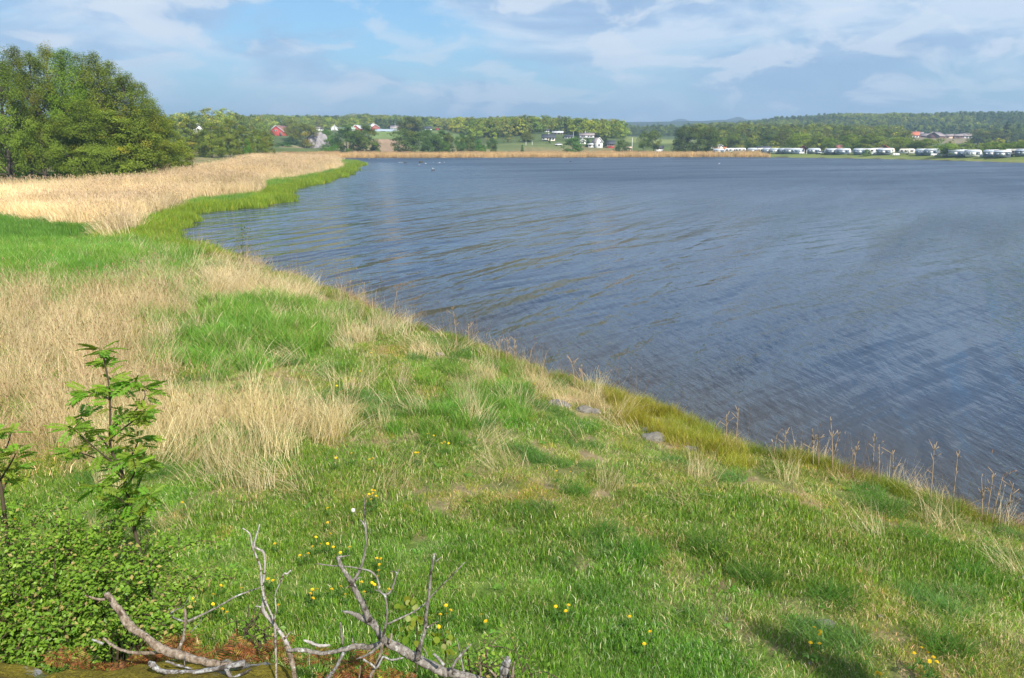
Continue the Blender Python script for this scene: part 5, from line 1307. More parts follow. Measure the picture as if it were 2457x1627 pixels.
limb(oa, 'bough', [(862, 762), (900, 800), (960, 880), (1035, 1000), (1090, 1050), (1180, 1110), (1300, 1205), (1440, 1250), (1600, 1300), (1750, 1328), (1880, 1340), (1960, 1345)], 'dead_tan', YA, *F2, [34, 38, 42, 50, 47, 46, 50, 54, 46, 42, 38, 34], dy=(.10, -.12), seed=11, sides=12)
limb(oa, 'twig', [(850, 806), (800, 806), (760, 795), (690, 772)], 'dead_tan', YA + .10, *F2, [18, 15, 11, 8], seed=12)
limb(oa, 'fork', [(1440, 1230), (1465, 1180), (1490, 1110), (1503, 1000), (1500, 885)], 'dead_tan', YA, *F2, [30, 22, 20, 17, 15], seed=13)
limb(oa, 'twig', [(1515, 990), (1620, 940), (1760, 870), (1900, 790), (2010, 745), (2110, 710)], 'dead_grey', YA, *F2, [13, 12, 11, 10, 9, 8], dy=.15, seed=14)
limb(oa, 'twig', [(1495, 985), (1420, 960), (1388, 930), (1370, 880)], 'lichen_wood', YA, *F2, [12, 9, 7, 5], dy=-.1, seed=15)
limb(oa, 'twig', [(1386, 915), (1440, 885), (1480, 870), (1535, 785)], 'lichen_wood', YA - .05, *F2, [6, 5, 4, 2.5], seed=16)
limb(oa, 'twig', [(1545, 1075), (1590, 1030), (1625, 990), (1640, 935)], 'lichen_wood', YA + .05, *F2, [6, 6, 5, 3], seed=17)
limb(oa, 'lower_branch', [(1345, 1232), (1200, 1242), (1050, 1236), (950, 1200), (890, 1160), (838, 1120)], 'dead_tan', YA + .02, *F2, [22, 20, 19, 19, 17, 13], dy=.1, seed=18)
limb(oa, 'twig', [(1500, 1270), (1497, 1310), (1500, 1370)], 'lichen_wood', YA - .08, *F2, [9, 8, 7], seed=19)
limb(oa, 'twig', [(840, 1170), (800, 1150), (745, 1130)], 'lichen_wood', YA + .12, *F2, [16, 13, 10], seed=20)
YC = 3.50
oc = empty('lichen_branch', P(470, 1612, YC)); tag(oc, 'crooked branch crusted with pale grey lichen on the mossy rock', 'branch')
limb(oc, 'bough', [(1205, 1315), (1240, 1345), (1290, 1375), (1350, 1395), (1480, 1400), (1600, 1395), (1750, 1372), (1850, 1352), (1990, 1318)], 'lichen_wood', YC, *F2, [24, 34, 32, 30, 28, 30, 28, 30, 32], seed=21, rough=.34)
limb(oc, 'twig', [(1345, 1305), (1420, 1335), (1480, 1350), (1560, 1372)], 'lichen_wood', YC + .06, *F2, [14, 13, 12, 10], seed=22, rough=.3)
limb(oc, 'twig', [(1840, 1370), (1850, 1400), (1885, 1450), (1900, 1500)], 'lichen_wood', YC - .05, *F2, [24, 22, 20, 16], seed=23, rough=.3)
limb(oc, 'twig', [(1880, 1445), (1960, 1415), (2040, 1372)], 'lichen_wood', YC - .02, *F2, [18, 16, 10], seed=24, rough=.3)
limb(oc, 'twig', [(1470, 1400), (1490, 1440), (1450, 1500)], 'lichen_wood', YC - .04, *F2, [18, 16, 14], seed=25, rough=.3)
YD = 3.55
od = empty('birch_branch', P(690, 1600, YD)); tag(od, 'thin white birch branch standing upright in front of the lawn', 'branch')
limb(od, 'stem', [(1968, 228), (2025, 270), (2040, 330), (2056, 400), (2110, 530), (2118, 620), (2128, 720), (2150, 810), (2190, 900), (2226, 1000), (2235, 1150), (2240, 1300), (2245, 1500)], 'birch', YD, *F2, [6, 9, 10, 11, 12, 12, 13, 13, 12, 12, 13, 13, 13], seed=31)
limb(od, 'fork', [(2108, 195), (2085, 280), (2062, 368), (2100, 400), (2142, 430), (2148, 560), (2130, 690)], 'birch', YD + .02, *F2, [6, 12, 11, 13, 14, 14, 15], seed=32)
limb(od, 'twig', [(2362, 570), (2330, 598), (2305, 598), (2270, 680), (2235, 770), (2240, 900), (2222, 1000)], 'birch', YD - .03, *F2, [10, 9, 9, 8, 7, 8, 9], seed=33)
limb(od, 'bough', [(2132, 700), (2142, 800), (2135, 890), (2190, 965), (2240, 1030), (2300, 1110), (2340, 1200), (2362, 1290)], 'birch', YD + .03, *F2, [16, 20, 22, 20, 20, 24, 28, 30], seed=34, rough=.22)
limb(od, 'bough', [(287, 1320), (318, 1400), (340, 1480), (355, 1600)], 'dead_tan', YD + .0, *F3, [26, 28, 28, 28], seed=35, rough=.2)
limb(od, 'twig', [(2310, 1130), (2340, 1090), (2370, 1060)], 'birch', YD + .02, *F2, [10, 8, 6], seed=36)
limb(od, 'twig', [(2120, 870), (2090, 862), (2070, 862)], 'birch', YD + .02, *F2, [9, 7, 5], seed=37)
YE = 3.45
oe = empty('dead_limb', P(1080, 1600, YE)); tag(oe, 'large grey dead limb with several upright broken boughs at the bottom', 'branch')
limb(oe, 'bough', [(730, 1042), (780, 1050), (830, 1070), (910, 1105), (960, 1130), (1005, 1185), (1060, 1272), (1180, 1335), (1300, 1405), (1420, 1470), (1530, 1515), (1650, 1540), (1760, 1560), (1880, 1590)], 'dead_grey', YE, *F3, [12, 20, 28, 40, 42, 42, 46, 50, 58, 62, 54, 44, 36, 30], seed=41, sides=13, rough=.22, dy=(.12, -.06))
limb(oe, 'upright_bough', [(945, 1110), (905, 1030), (880, 970), (820, 855), (785, 790), (755, 740), (722, 690), (690, 612)], 'dead_grey', YE + .06, *F3, [40, 36, 34, 32, 30, 27, 24, 20], seed=42, rough=.2)
limb(oe, 'twig', [(690, 612), (740, 608), (790, 598)], 'dead_grey', YE + .06, *F3, [12, 8, 3], seed=43)
limb(oe, 'fork', [(806, 830), (830, 780), (862, 725), (898, 610), (914, 500), (912, 390), (905, 280), (900, 145)], 'dead_grey', YE + .06, *F3, [20, 18, 17, 14, 12, 12, 9, 5], seed=44)
limb(oe, 'twig', [(910, 378), (895, 350), (872, 322)], 'dead_grey', YE + .06, *F3, [16, 12, 8], seed=45)
limb(oe, 'twig', [(800, 828), (775, 845), (748, 860)], 'dead_tan', YE + .04, *F3, [10, 7, 4], seed=46)
limb(oe, 'twig', [(840, 790), (860, 778), (880, 772)], 'dead_grey', YE + .04, *F3, [12, 8, 4], seed=47)
limb(oe, 'upright_bough', [(1042, 1290), (1058, 1200), (1072, 1130), (1080, 1030), (1066, 915)], 'dead_grey', YE - .03, *F3, [17, 15, 14, 13, 13], seed=48)
limb(oe, 'fork', [(1066, 915), (1025, 885), (1012, 820), (998, 775), (960, 732), (900, 712), (780, 690), (650, 682), (525, 665)], 'dead_grey', YE - .03, *F3, [14, 12, 11, 11, 11, 9, 8, 8, 6], dy=.12, seed=49)
limb(oe, 'fork', [(1066, 915), (1108, 885), (1132, 830), (1150, 770), (1172, 712)], 'dead_grey', YE - .03, *F3, [14, 11, 10, 9, 7], seed=50)
limb(oe, 'twig', [(1160, 738), (1135, 728), (1112, 728)], 'dead_grey', YE - .03, *F3, [8, 7, 5], seed=51)
limb(oe, 'twig', [(1020, 885), (1000, 878), (980, 870)], 'dead_grey', YE - .03, *F3, [7, 5, 3], seed=52)
limb(oe, 'side_branch', [(1085, 1142), (1200, 1088), (1290, 1045), (1385, 975), (1435, 915), (1530, 820), (1620, 730), (1692, 655)], 'dead_grey', YE - .02, *F3, [11, 11, 10, 9, 8, 8, 7, 6], dy=.2, seed=53)
limb(oe, 'twig', [(1275, 1050), (1300, 1052), (1325, 1055)], 'dead_grey', YE + .04, *F3, [6, 4, 2], seed=54)
limb(oe, 'upright_bough', [(1318, 1420), (1345, 1310), (1372, 1215), (1386, 1100), (1404, 960), (1420, 780), (1438, 680), (1453, 585)], 'dead_grey', YE - .02, *F3, [30, 24, 22, 21, 19, 17, 15, 12], seed=55, rough=.2)
limb(oe, 'twig', [(1395, 1172), (1430, 1148), (1485, 1122)], 'birch', YE - .04, *F3, [11, 9, 4], seed=56)
limb(oe, 'twig', [(1462, 652), (1485, 632), (1512, 612)], 'dead_grey', YE - .02, *F3, [8, 7, 5], seed=57)
limb(oe, 'stub', [(1590, 1490), (1625, 1430), (1665, 1385), (1745, 1298)], 'dead_grey', YE - .06, *F3, [20, 17, 15, 7], seed=58)
limb(oe, 'stub', [(1690, 1540), (1668, 1440), (1650, 1350), (1632, 1255)], 'dead_grey', YE + .02, *F3, [14, 10, 9, 5], seed=59)
limb(oe, 'side_branch', [(1030, 1290), (950, 1322), (830, 1318), (700, 1352), (560, 1372), (420, 1348), (300, 1350)], 'dead_grey', YE + .08, *F3, [26, 30, 34, 28, 22, 24, 22], seed=60, rough=.2)
limb(oe, 'lower_branch', [(1045, 1290), (1020, 1400), (985, 1480), (935, 1590)], 'dead_tan', YE - .02, *F3, [18, 18, 20, 22], seed=61)
limb(oe, 'lower_branch', [(1040, 1292), (950, 1370), (890, 1400), (838, 1418)], 'dead_grey', YE - .10, *F3, [16, 15, 13, 8], seed=62)
limb(oe, 'stub', [(730, 1300), (722, 1220), (710, 1128)], 'dead_grey', YE + .12, *F3, [18, 13, 9], seed=63)
limb(oe, 'lower_branch', [(735, 1370), (700, 1440), (660, 1510), (595, 1590)], 'lichen_wood', YE + .02, *F3, [20, 22, 22, 24], seed=64)
limb(oe, 'twig', [(470, 1375), (466, 1430), (472, 1500)], 'birch', YE + .05, *F3, [7, 6, 4], seed=65)
limb(oe, 'stub', [(812, 1290), (800, 1220), (798, 1150)], 'dead_grey', YE + .12, *F3, [8, 7, 4], seed=66)
limb(oe, 'knob', [(1100, 1290), (1112, 1250), (1116, 1215)], 'dead_tan', YE, *F3, [20, 16, 10], seed=67)
limb(oe, 'twig', [(890, 1418), (950, 1455), (1000, 1485), (1050, 1400), (1110, 1425), (1210, 1408)], 'lichen_wood', YE - .06, *F3, [12, 11, 12, 13, 12, 9], seed=68)
limb(oe, 'stub', [(1445, 1375), (1490, 1420), (1530, 1465)], 'lichen_wood', YE - .1, *F3, [14, 17, 18], seed=69)
limb(oe, 'twig', [(1360, 1320), (1385, 1360), (1400, 1400)], 'dead_grey', YE - .08, *F3, [5, 6, 6], seed=70)
limb(oe, 'twig', [(855, 1590), (866, 1530), (868, 1470)], 'dead_tan', YE - .1, *F3, [10, 8, 6], seed=71)
on = empty('bark_chunk', P(755, 1545, 3.62)); tag(on, 'pale chunk of broken dead wood lying behind the limb', 'wood')
limb(on, 'wood_piece', [(420, 1268), (470, 1285), (530, 1312), (590, 1312), (632, 1308)], 'birch', 3.62, *F3, [8, 18, 22, 18, 8], seed=72, rough=.3)
os_ = empty('branch_stub', P(1215, 1615, 3.3)); tag(os_, 'broken dark stub with a whitish top at the bottom edge', 'branch')
limb(os_, 'stub', [(2000, 1600), (2005, 1530), (2020, 1460), (2028, 1425)], 'lichen_wood', 3.3, *F3, [56, 54, 50, 46], seed=73, sides=14, rough=.25)
limb(os_, 'splinter', [(2060, 1600), (2070, 1520), (2085, 1435)], 'dead_tan', 3.26, *F3, [26, 20, 6], seed=74)
limb(os_, 'splinter', [(1820, 1560), (1812, 1480), (1815, 1410)], 'dead_tan', 3.36, *F3, [12, 11, 7], seed=75)
limb(os_, 'splinter', [(1940, 1560), (1915, 1530), (1885, 1500)], 'dead_tan', 3.3, *F3, [16, 13, 9], seed=76)

# ------------------------------------------------------------------ rowan saplings
def rowan_leaf_mesh(seed):
    g = np.random.default_rng(seed); V = []; Q = []; C = []
    L = 1.0; col = np.array((.17, .30, .034))
    def leaflet(p, d, l, w_):
        k = len(V); s = np.cross(d, (0, 0, 1)); s /= np.linalg.norm(s); up = np.array((0, 0, 1.0))
        c = col * g.uniform(.85, 1.15)
        V.extend([p, p + d * l * .45 + s * w_ + up * .02, p + d * l - up * .03 * l, p + d * l * .45 - s * w_ + up * .02, p + d * l * .5 - up * .035])
        Q.extend([(k, k + 1, k + 4), (k + 1, k + 2, k + 4), (k + 2, k + 3, k + 4), (k + 3, k, k + 4)]); C.extend([c] * 5)
    def rach(t): return np.array((L * t, 0, -.26 * t * t + .10 * t))
    for i in range(6):
        t = .25 + i * .125; p = rach(t)
        for s in (-1, 1):
            d = np.array((.55, s * .83, -.22)); d /= np.linalg.norm(d)
            leaflet(p, d, .36 * (1 - .35 * abs(t - .6)), .068)
    leaflet(rach(1.0), np.array((.93, 0, -.36)), .3, .05)
    k = len(V)
    for t in (0, .5, 1.0):
        p = rach(t); V.extend([p + (0, .008, 0), p - (0, .008, 0)]); C.extend([col * (.9, .7, .8)] * 2)
    Q4 = [(k, k + 1, k + 3, k + 2), (k + 2, k + 3, k + 5, k + 4)]
    return mesh_np('rowan_leaf', V, [np.array(Q), np.array(Q4)], M['leaf_near'], C)
RLEAF = [rowan_leaf_mesh(700 + k) for k in range(3)]
def rowan(label, trunk, branches, Y, seed, nleaf, lsize):
    g = np.random.default_rng(seed); base = P(*trunk[0], Y); o = empty('rowan_sapling', base); tag(o, label, 'sapling', 'young rowans by the rose bush')
    tp = smooth_path(np.array([P(a, b, Y) for a, b in trunk]) - base, 4)
    m = MB(); m.tube(tp, np.linspace(.017, .004, len(tp)), 8, .1, seed); m.build('trunk', M['stem'], o, True)
    nodes = [(tp[i], 0) for i in range(int(len(tp) * .34), len(tp), 1)] + [(tp[-1], 1)] * 4
    for bp, dy in branches:
        q = smooth_path(np.array([P(a, b, Y + dy * i / (len(bp) - 1)) for i, (a, b) in enumerate(bp)]) - base, 4)
        m = MB(); m.tube(q, np.linspace(.0075, .003, len(q)), 6); m.build('branch', M['stem'], o, True)
        nodes += [(q[i], 0) for i in range(2, len(q), 2)] + [(q[-1], 1)] * 4
    for i in range(nleaf):
        p, tip = nodes[i % len(nodes)]
        a = g.uniform(0, 6.283); s = lsize * g.uniform(.7, 1.15)
        link('leaf', RLEAF[i % 3], o, loc=p, rot=(g.normal(0, .45), g.uniform(-.65, .3), a), scale=s, color=(g.uniform(.8, 1.35), g.uniform(.85, 1.2), g.uniform(.8, 1.1)))
def z1(*p): return [(a / 1.8512, 780 + b / 1.8512) for a, b in p]
TR = z1((700, 1360), (685, 1280), (655, 1160), (610, 960), (590, 880), (575, 790), (540, 650), (492, 545), (490, 400), (485, 280), (468, 180), (452, 110))
rowan('young rowan with feathery leaves rising above the rose bush at left', TR,
  [(z1((560, 700), (500, 640), (420, 590), (330, 560)), .25), (z1((540, 640), (450, 570), (380, 510), (325, 460)), -.25), (z1((500, 570), (440, 490), (385, 435), (360, 410)), .3),
   (z1((495, 500), (560, 450), (600, 420), (640, 390)), -.2), (z1((495, 460), (580, 400), (640, 330), (640, 280)), .2), (z1((580, 780), (620, 700), (650, 620)), .2), (z1((600, 900), (640, 820), (660, 760)), -.2),
   (z1((485, 330), (540, 280), (600, 250)), -.2), (z1((486, 330), (430, 300), (390, 300)), .2), (z1((540, 640), (590, 570), (620, 500)), .25), (z1((575, 800), (510, 760), (440, 720)), -.25), (z1((585, 850), (540, 800), (500, 790)), .15), (z1((560, 720), (600, 650), (590, 590)), -.25)], 5.0, 71, 298, .128)
rowan('second young rowan cut off by the left picture edge', z1((40, 1080), (28, 930), (15, 800), (0, 690), (-20, 560), (-30, 480)),
  [(z1((8, 740), (40, 680), (80, 640)), .2), (z1((0, 690), (50, 610), (70, 570)), -.2), (z1((-10, 600), (30, 540), (50, 480)), .2), (z1((-10, 640), (-60, 560), (-100, 520)), .1)], 4.8, 72, 80, .11)

# ------------------------------------------------------------------ rose bush
def bush(name, label, cx, Y, zb, hw, H, nleaf, leaf, seed, col, stems=26, cat='bush', dyw=.7, shape=None):
    g = np.random.default_rng(seed); o = empty(name, (cx, Y, zb)); tag(o, label, cat)
    nodes = []; sm = MB()
    for i in range(stems):
        a = g.uniform(0, 6.283); r = math.sqrt(g.random()); b = np.array((r * .45 * hw * math.cos(a), r * .45 * dyw * math.sin(a), -.05))
        e = np.array((r * 1.05 * hw * math.cos(a), r * dyw * math.sin(a), H * (g.uniform(.55, 1.0)) * math.sqrt(max(.12, 1 - .75 * r * r))))
        if shape: e[2] = min(e[2], shape(e[0]))
        mid = (b + e) / 2 + np.array((0, 0, H * .18)) + g.normal(0, .04, 3)
        q = smooth_path([b, mid, e], 7); sm.tube(q, np.linspace(.008, .002, len(q)), 5, cap=False)
        for p in q[3:]: nodes.append(p)
        for j in range(6):
            p0 = q[g.integers(4, len(q))]; d = g.normal(0, 1, 3) * np.array((1, 1, .6)); d /= np.linalg.norm(d); l = g.uniform(.1, .28)
            q2 = smooth_path([p0, p0 + d * l * .5 + (0, 0, .03), p0 + d * l], 3); sm.tube(q2, np.linspace(.004, .0012, len(q2)), 4, cap=False)
            nodes += [p for p in q2[1:]]
    sm.build('stems', M['stem'], o, True)
    nodes = np.array(nodes); n = nleaf
    pos = nodes[g.integers(0, len(nodes), n)] + g.normal(0, leaf * .9, (n, 3)); pos[:, 2] = np.maximum(pos[:, 2], .01)
    # folded leaf of four triangles
    nrm = g.normal(0, .6, (n, 3)); nrm[:, 2] = np.abs(nrm[:, 2]) + .7; nrm[:, 1] -= .25; nrm /= np.linalg.norm(nrm, axis=1, keepdims=True)
    u = np.cross(nrm, g.normal(0, 1, (n, 3))); u /= np.linalg.norm(u, axis=1, keepdims=True); v = np.cross(nrm, u); s = (leaf * g.uniform(.6, 1.25, n))[:, None]
    V = np.stack([pos - u * s * .5, pos + v * s * .3 + nrm * s * .08, pos + u * s * .5 - nrm * s * .08, pos - v * s * .3 + nrm * s * .08], 1).reshape(-1, 3)
    b = np.arange(n)[:, None] * 4; F = np.concatenate([b + [[0, 1, 2]], b + [[0, 2, 3]]])
    pal = np.array(col); C = pal[g.choice(len(pal), n, p=[.46, .30, .16, .08])] * g.uniform(.8, 1.2, (n, 1))
    f = link('foliage', mesh_np('foliage', V, [F], M['leaf_near'], np.repeat(C, 4, axis=0)), o); f['kind'] = 'stuff'
    return o
ROSE = [(.185, .32, .032), (.135, .255, .028), (.26, .38, .05), (.40, .32, .11)]
bx = P(175, 1500, 4.75)
bush('rose_bush', 'dense light green wild rose bush in the lower left corner', bx[0], 4.75, 1.98, 1.12, 1.26, 19000, .034, 81, ROSE, 58, dyw=.55)
bx = P(-60, 1560, 4.35)
bush('rose_bush', 'smaller part of wild rose at the left edge in front of the big bush', bx[0] + .05, 4.35, 2.15, .75, .62, 5500, .034, 82, ROSE, 20, dyw=.35)
p = P(1165, 1540, 4.1); bush('low_shrub', 'small fresh green shrub right of the aspen shoot', p[0], 4.1, p[2] - .45, .17, .55, 520, .030, 83, ROSE, 9, cat='shrub', dyw=.15)
p = P(1285, 1600, 3.9); bush('low_shrub', 'tiny light green shrub at the bottom right of the dead limb', p[0], 3.9, p[2] - .35, .15, .40, 420, .028, 84, ROSE, 8, cat='shrub', dyw=.12)
p = P(620, 1505, 4.4); bush('low_shrub', 'small leafy weed between the thick branch and the birch branch', p[0], 4.4, p[2] - .12, .14, .2, 160, .035, 85, ROSE, 6, cat='shrub', dyw=.12)

# aspen shoots with round leaves
def round_leaf(seed):
    g = np.random.default_rng(seed); a = np.linspace(0, 6.283, 11)[:-1]
    V = [(0, 0, 0)] + [(.52 + .5 * math.cos(t) * (1.0 if abs(math.cos(t)) < .9 else 1.05), .5 * math.sin(t), .07 * abs(math.sin(t)) - .06 * (.5 + .5 * math.cos(t))) for t in a]
    V[0] = (.5, 0, -.02)
    F = [(0, 1 + i, 1 + (i + 1) % 10) for i in range(10)]
    return mesh_np('aspen_leaf', V, [np.array(F)], M['leaf_near'], np.tile((.17, .235, .022), (11, 1)))
ALEAF = round_leaf(1)
def aspen(label, px, py_top, py_base, Y, n, spread, seed, size=.042):
    g = np.random.default_rng(seed); b = P(px, py_base, Y); t = P(px, py_top, Y); H = t[2] - b[2]
    o = empty('aspen_shoot', b); tag(o, label, 'shoot', 'aspen shoots'); q = smooth_path([(0, 0, -.1), (.02, 0, H * .5), (.0, 0, H)], 6)
    m = MB(); m.tube(q, np.linspace(.007, .002, len(q)), 6); m.build('stem', M['stem'], o, True)
    for i in range(n):
        t_ = g.uniform(.38, 1.0); a = g.uniform(0, 6.283); r = spread * (1.05 - .75 * t_) * g.random() ** .5
        link('leaf', ALEAF, o, loc=(r * math.cos(a), r * math.sin(a), H * t_), rot=(g.normal(-.35, .5), g.uniform(.2, 1.2), a), scale=size * g.uniform(.7, 1.25), color=(g.uniform(.8, 1.25), g.uniform(.85, 1.12), 1))
aspen('aspen shoot with round yellow green leaves behind the upright bough', 995, 1425, 1590, 3.95, 70, .17, 91, .036)
aspen('low aspen shoot with round leaves right of the upright bough', 1062, 1515, 1610, 3.7, 34, .12, 92, .032)

# ------------------------------------------------------------------ dead ferns and heath
def frond_mesh(seed, green=False):
    g = np.random.default_rng(seed); V = []; F = []; C = []; n = 13
    col = np.array((.27, .10, .035)) if not green else np.array((.30, .22, .03))
    for i in range(n):
        t = (i + 1) / n; p = np.array((t, 0, .55 * t - .5 * t * t)); l = .34 * math.sin(min(1, t * 1.15 + .08) * math.pi) ** .8 + .03
        for s in (-1, 1):
            d = np.array((.35, s * .9, -.2 + g.normal(0, .12))); w_ = .028; k = len(V); c = col * g.uniform(.4, 1.5) * (1 if g.random() < .75 else np.array((1.1, 2.0, 1.2)))
            V += [p, p + d * l * .5 + (w_, 0, .01), p + d * l, p + d * l * .5 - (w_, 0, 0)]; F.append((k, k + 1, k + 2, k + 3)); C += [c] * 4
    k = len(V)
    for t in (0, .35, .7, 1.0):
        p = np.array((t, 0, .55 * t - .5 * t * t)); V += [p + (0, .008, 0), p - (0, .008, 0)]; C += [col * .6] * 2
    for i in range(3): F.append((k + 2 * i, k + 2 * i + 1, k + 2 * i + 3, k + 2 * i + 2))
    return mesh_np('frond', V, [np.array(F)], M['leaf_near'], C)
FROND = [frond_mesh(800 + k) for k in range(4)]; FRONDG = frond_mesh(850, True)
FERNS = [(705, 1535, 3.98, 7), (770, 1522, 4.0, 8), (840, 1535, 3.9, 7), (885, 1535, 3.92, 7), (850, 1570, 3.6, 9), (930, 1575, 3.55, 9), (800, 1585, 3.6, 9), (975, 1588, 3.5, 8), (840, 1580, 3.6, 9), (890, 1590, 3.5, 9), (945, 1592, 3.5, 9), (905, 1620, 3.4, 9), (825, 1618, 3.4, 8), (985, 1615, 3.35, 9), (860, 1622, 3.3, 8),
         (420, 1500, 4.15, 9), (395, 1505, 4.2, 9), (450, 1515, 4.1, 8), (340, 1535, 4.05, 8), (300, 1550, 4.0, 8), (365, 1530, 4.05, 8), (560, 1545, 4.0, 8), (610, 1540, 4.0, 8), (500, 1535, 4.05, 7), (655, 1540, 3.95, 8), (250, 1560, 3.95, 7), (200, 1570, 3.95, 6), (160, 1575, 3.9, 6)]
for i, (px, py, Y, n) in enumerate(FERNS):
    g = np.random.default_rng(900 + i); p = P(px, py, Y); z = min(p[2], hz(p[0], p[1]) + .15)
    o = empty('dead_fern', (p[0], p[1], max(z, p[2] - .16)), g.uniform(0, 6.28))
    where = 'in the heap under the grey dead limb' if (px > 780 and py > 1560) else ('behind the grey dead limb along the rock edge' if px > 680 else ('beside the foot of the rose bush' if px < 480 else 'on the rock edge right of the thick tan branch'))
    tag(o, 'rust brown withered fern ' + where, 'fern', 'withered ferns ' + where)
    for k in range(n): link('frond', FROND[(i + k) % 4] if not (px > 930 and k == 1) else FRONDG, o, rot=(g.normal(0, .4), g.uniform(-.7, .3), k * 6.283 / n + g.normal(0, .3)), scale=g.uniform(.08, .17))

# ------------------------------------------------------------------ dandelions
M['dandelion'] = plain('dandelion_yellow', (.80, .52, .012), .7, .12, 40); M['clock'] = plain('seed_head', (.62, .60, .56), .9, .1, 60)
def dandelion_meshes():
    V = []; F = []; g = np.random.default_rng(3)
    for ring, (r, z, n) in enumerate(((.024, .002, 20), (.018, .008, 16), (.011, .013, 12))):
        for i in range(n):
            a = 6.283 * i / n + ring * .2; rr = r * g.uniform(.85, 1.1); d = np.array((math.cos(a), math.sin(a))); s = np.array((-d[1], d[0])) * .0028; k = len(V)
            V += [(*(-s * .6), z), (*(s * .6), z), (*(d * rr + s), z + .004), (*(d * rr - s), z + .004)]; F.append((k, k + 1, k + 2, k + 3))
    fl = mesh_np('flower', V, [np.array(F)], M['dandelion'])
    m = MB(); m.tube([(0, 0, -.16), (.004, .002, -.08), (0, 0, 0)], [.003, .0028, .004], 5); st = m.mesh('stem', M['dstem'])
    V = []; F = []
    for i in range(6):
        a = i * 1.05 + g.normal(0, .2); d = np.array((math.cos(a), math.sin(a), 0)); s = np.array((-d[1], d[0], 0)); L = g.uniform(.07, .12); k = len(V)
        for t, w_ in ((0, .003), (.3, .011), (.5, .007), (.75, .014), (1, .001)): V += [d * L * t + s * w_ + (0, 0, .05 * math.sin(t * 2.4)), d * L * t - s * w_ + (0, 0, .05 * math.sin(t * 2.4))]
        F += [(k + 2 * j, k + 2 * j + 1, k + 2 * j + 3, k + 2 * j + 2) for j in range(4)]
    lf = mesh_np('leaves', V, [np.array(F)], M['leaf_near'], np.tile((.065, .15, .02), (len(V), 1)))
    return fl, st, lf
M['dstem'] = plain('dandelion_stem', (.20, .22, .07), .7, .1)
DFL, DST, DLF = dandelion_meshes()
DL = {
 'r3': [(617, 235), (617, 347), (637, 437), (525, 462), (561, 517), (617, 513), (500, 537), (465, 590), (400, 605), (662, 538), (789, 540), (718, 582)],
 'r3b': [(1003, 627), (1037, 630), (1025, 675), (1018, 722), (1012, 768), (757, 910), (722, 848), (650, 868), (885, 812), (967, 818), (985, 830), (905, 890), (1098, 868)],
 'r3c': [(203, 515), (150, 790), (188, 803), (233, 997), (498, 870), (508, 885), (537, 870), (482, 905), (503, 940)],
 'r3d': [(1503, 1066), (1553, 1060), (1583, 1032), (1548, 993), (1825, 1065), (1860, 1115), (1490, 1158)],
 'r3e': [(945, 130), (970, 100), (990, 105), (1000, 145), (962, 172), (975, 125)],
 'r2': [(65, 187), (148, 187), (188, 240), (55, 508), (90, 478)],
 'r2b': [(1494, 41), (1597, 65), (1730, 358)],
 'r2c': [(1563, 710), (1802, 700), (1742, 773), (1572, 810), (1588, 838), (1815, 890), (1853, 917), (1740, 850), (1970, 722)],
 'r4': [(165, 68), (231, 73)],
 'r4b': [(163, 697), (210, 718), (222, 690), (509, 744), (604, 814), (577, 871), (974, 826)],
 'r4c': [(1368, 803), (1395, 820), (1395, 835), (1350, 874), (1392, 880)],
 'r4d': [(1833, 930), (1867, 906), (1898, 930), (1938, 971), (1905, 967), (1923, 950)], 'r4e': [(1660, 1020), (1673, 1025)],
 'r6': [(28, 828), (45, 845), (65, 866)], 'r6b': [(194, 725), (384, 705), (1428, 815), (1458, 817), (270, 595), (345, 455)],
 'r6c': [(672, 1168), (714, 1180), (770, 1235), (792, 1228), (820, 1235), (1038, 1214)], 'r6d': [(587, 1302), (605, 1302), (612, 1320), (262, 1350), (285, 1342), (12, 1330), (25, 1340), (135, 1308)],
 'r5': [(1490, 1018), (1117, 607), (1608, 560), (1190, 945), (1298, 870)],
}
DWHERE = {'r3': 'in the loose patch left of the tall forked bough', 'r3b': 'around the grey upright boughs', 'r3c': 'near the thin birch branch', 'r3d': 'right of the aspen shoot', 'r3e': 'in the tight clump above the tall bough', 'r2': 'at the far left by the second rowan',
 'r2b': 'right of the rowan in the grass', 'r2c': 'between rose bush and birch branch', 'r4': 'in the pair at mid meadow', 'r4b': 'scattered on the lawn at bottom centre', 'r4c': 'in the clump by the flat grey stone', 'r4d': 'in the clump at the bottom right', 'r4e': 'at the bottom edge left of the right clump',
 'r6': 'in the trio among dry stems at mid left', 'r6b': 'along the bank near the water', 'r6c': 'in the row above the mid meadow', 'r6d': 'low in the mid meadow grass', 'r5': 'among the straw behind the rowan'}
DF = {'r3': F3, 'r2': F2, 'r4': (1.962, 1250, 1100), 'r6': (2.96, 800, 650), 'r5': (2.368, 0, 500)}
for key, lst in DL.items():
    f, ox, oy = DF[key[:2]]
    for i, (a, b) in enumerate(lst):
        g = np.random.default_rng(hash((a, b)) % 99991)
        px, py = ox + a / f, oy + b / f
        p = G(px, py); r = math.hypot(p[0], p[1])
        lift = .13 if key in ('r3', 'r3b', 'r3c', 'r3d', 'r2c', 'r4b') else .22
        q = G(px, py + lift * .85 / mpp(r)); s = .64 + .03 * max(0, r - 9)
        o = empty('dandelion', (q[0], q[1], q[2] + lift), g.uniform(0, 6.28), min(s, 1.7)); tag(o, 'yellow dandelion ' + DWHERE[key], 'dandelion', 'dandelions ' + DWHERE[key])
        link('flower', DFL, o, rot=(g.normal(.25, .2), g.normal(0, .25), 0)); link('stem', DST, o)
        if r < 11: link('leaves', DLF, o, loc=(0, 0, -lift + .01))
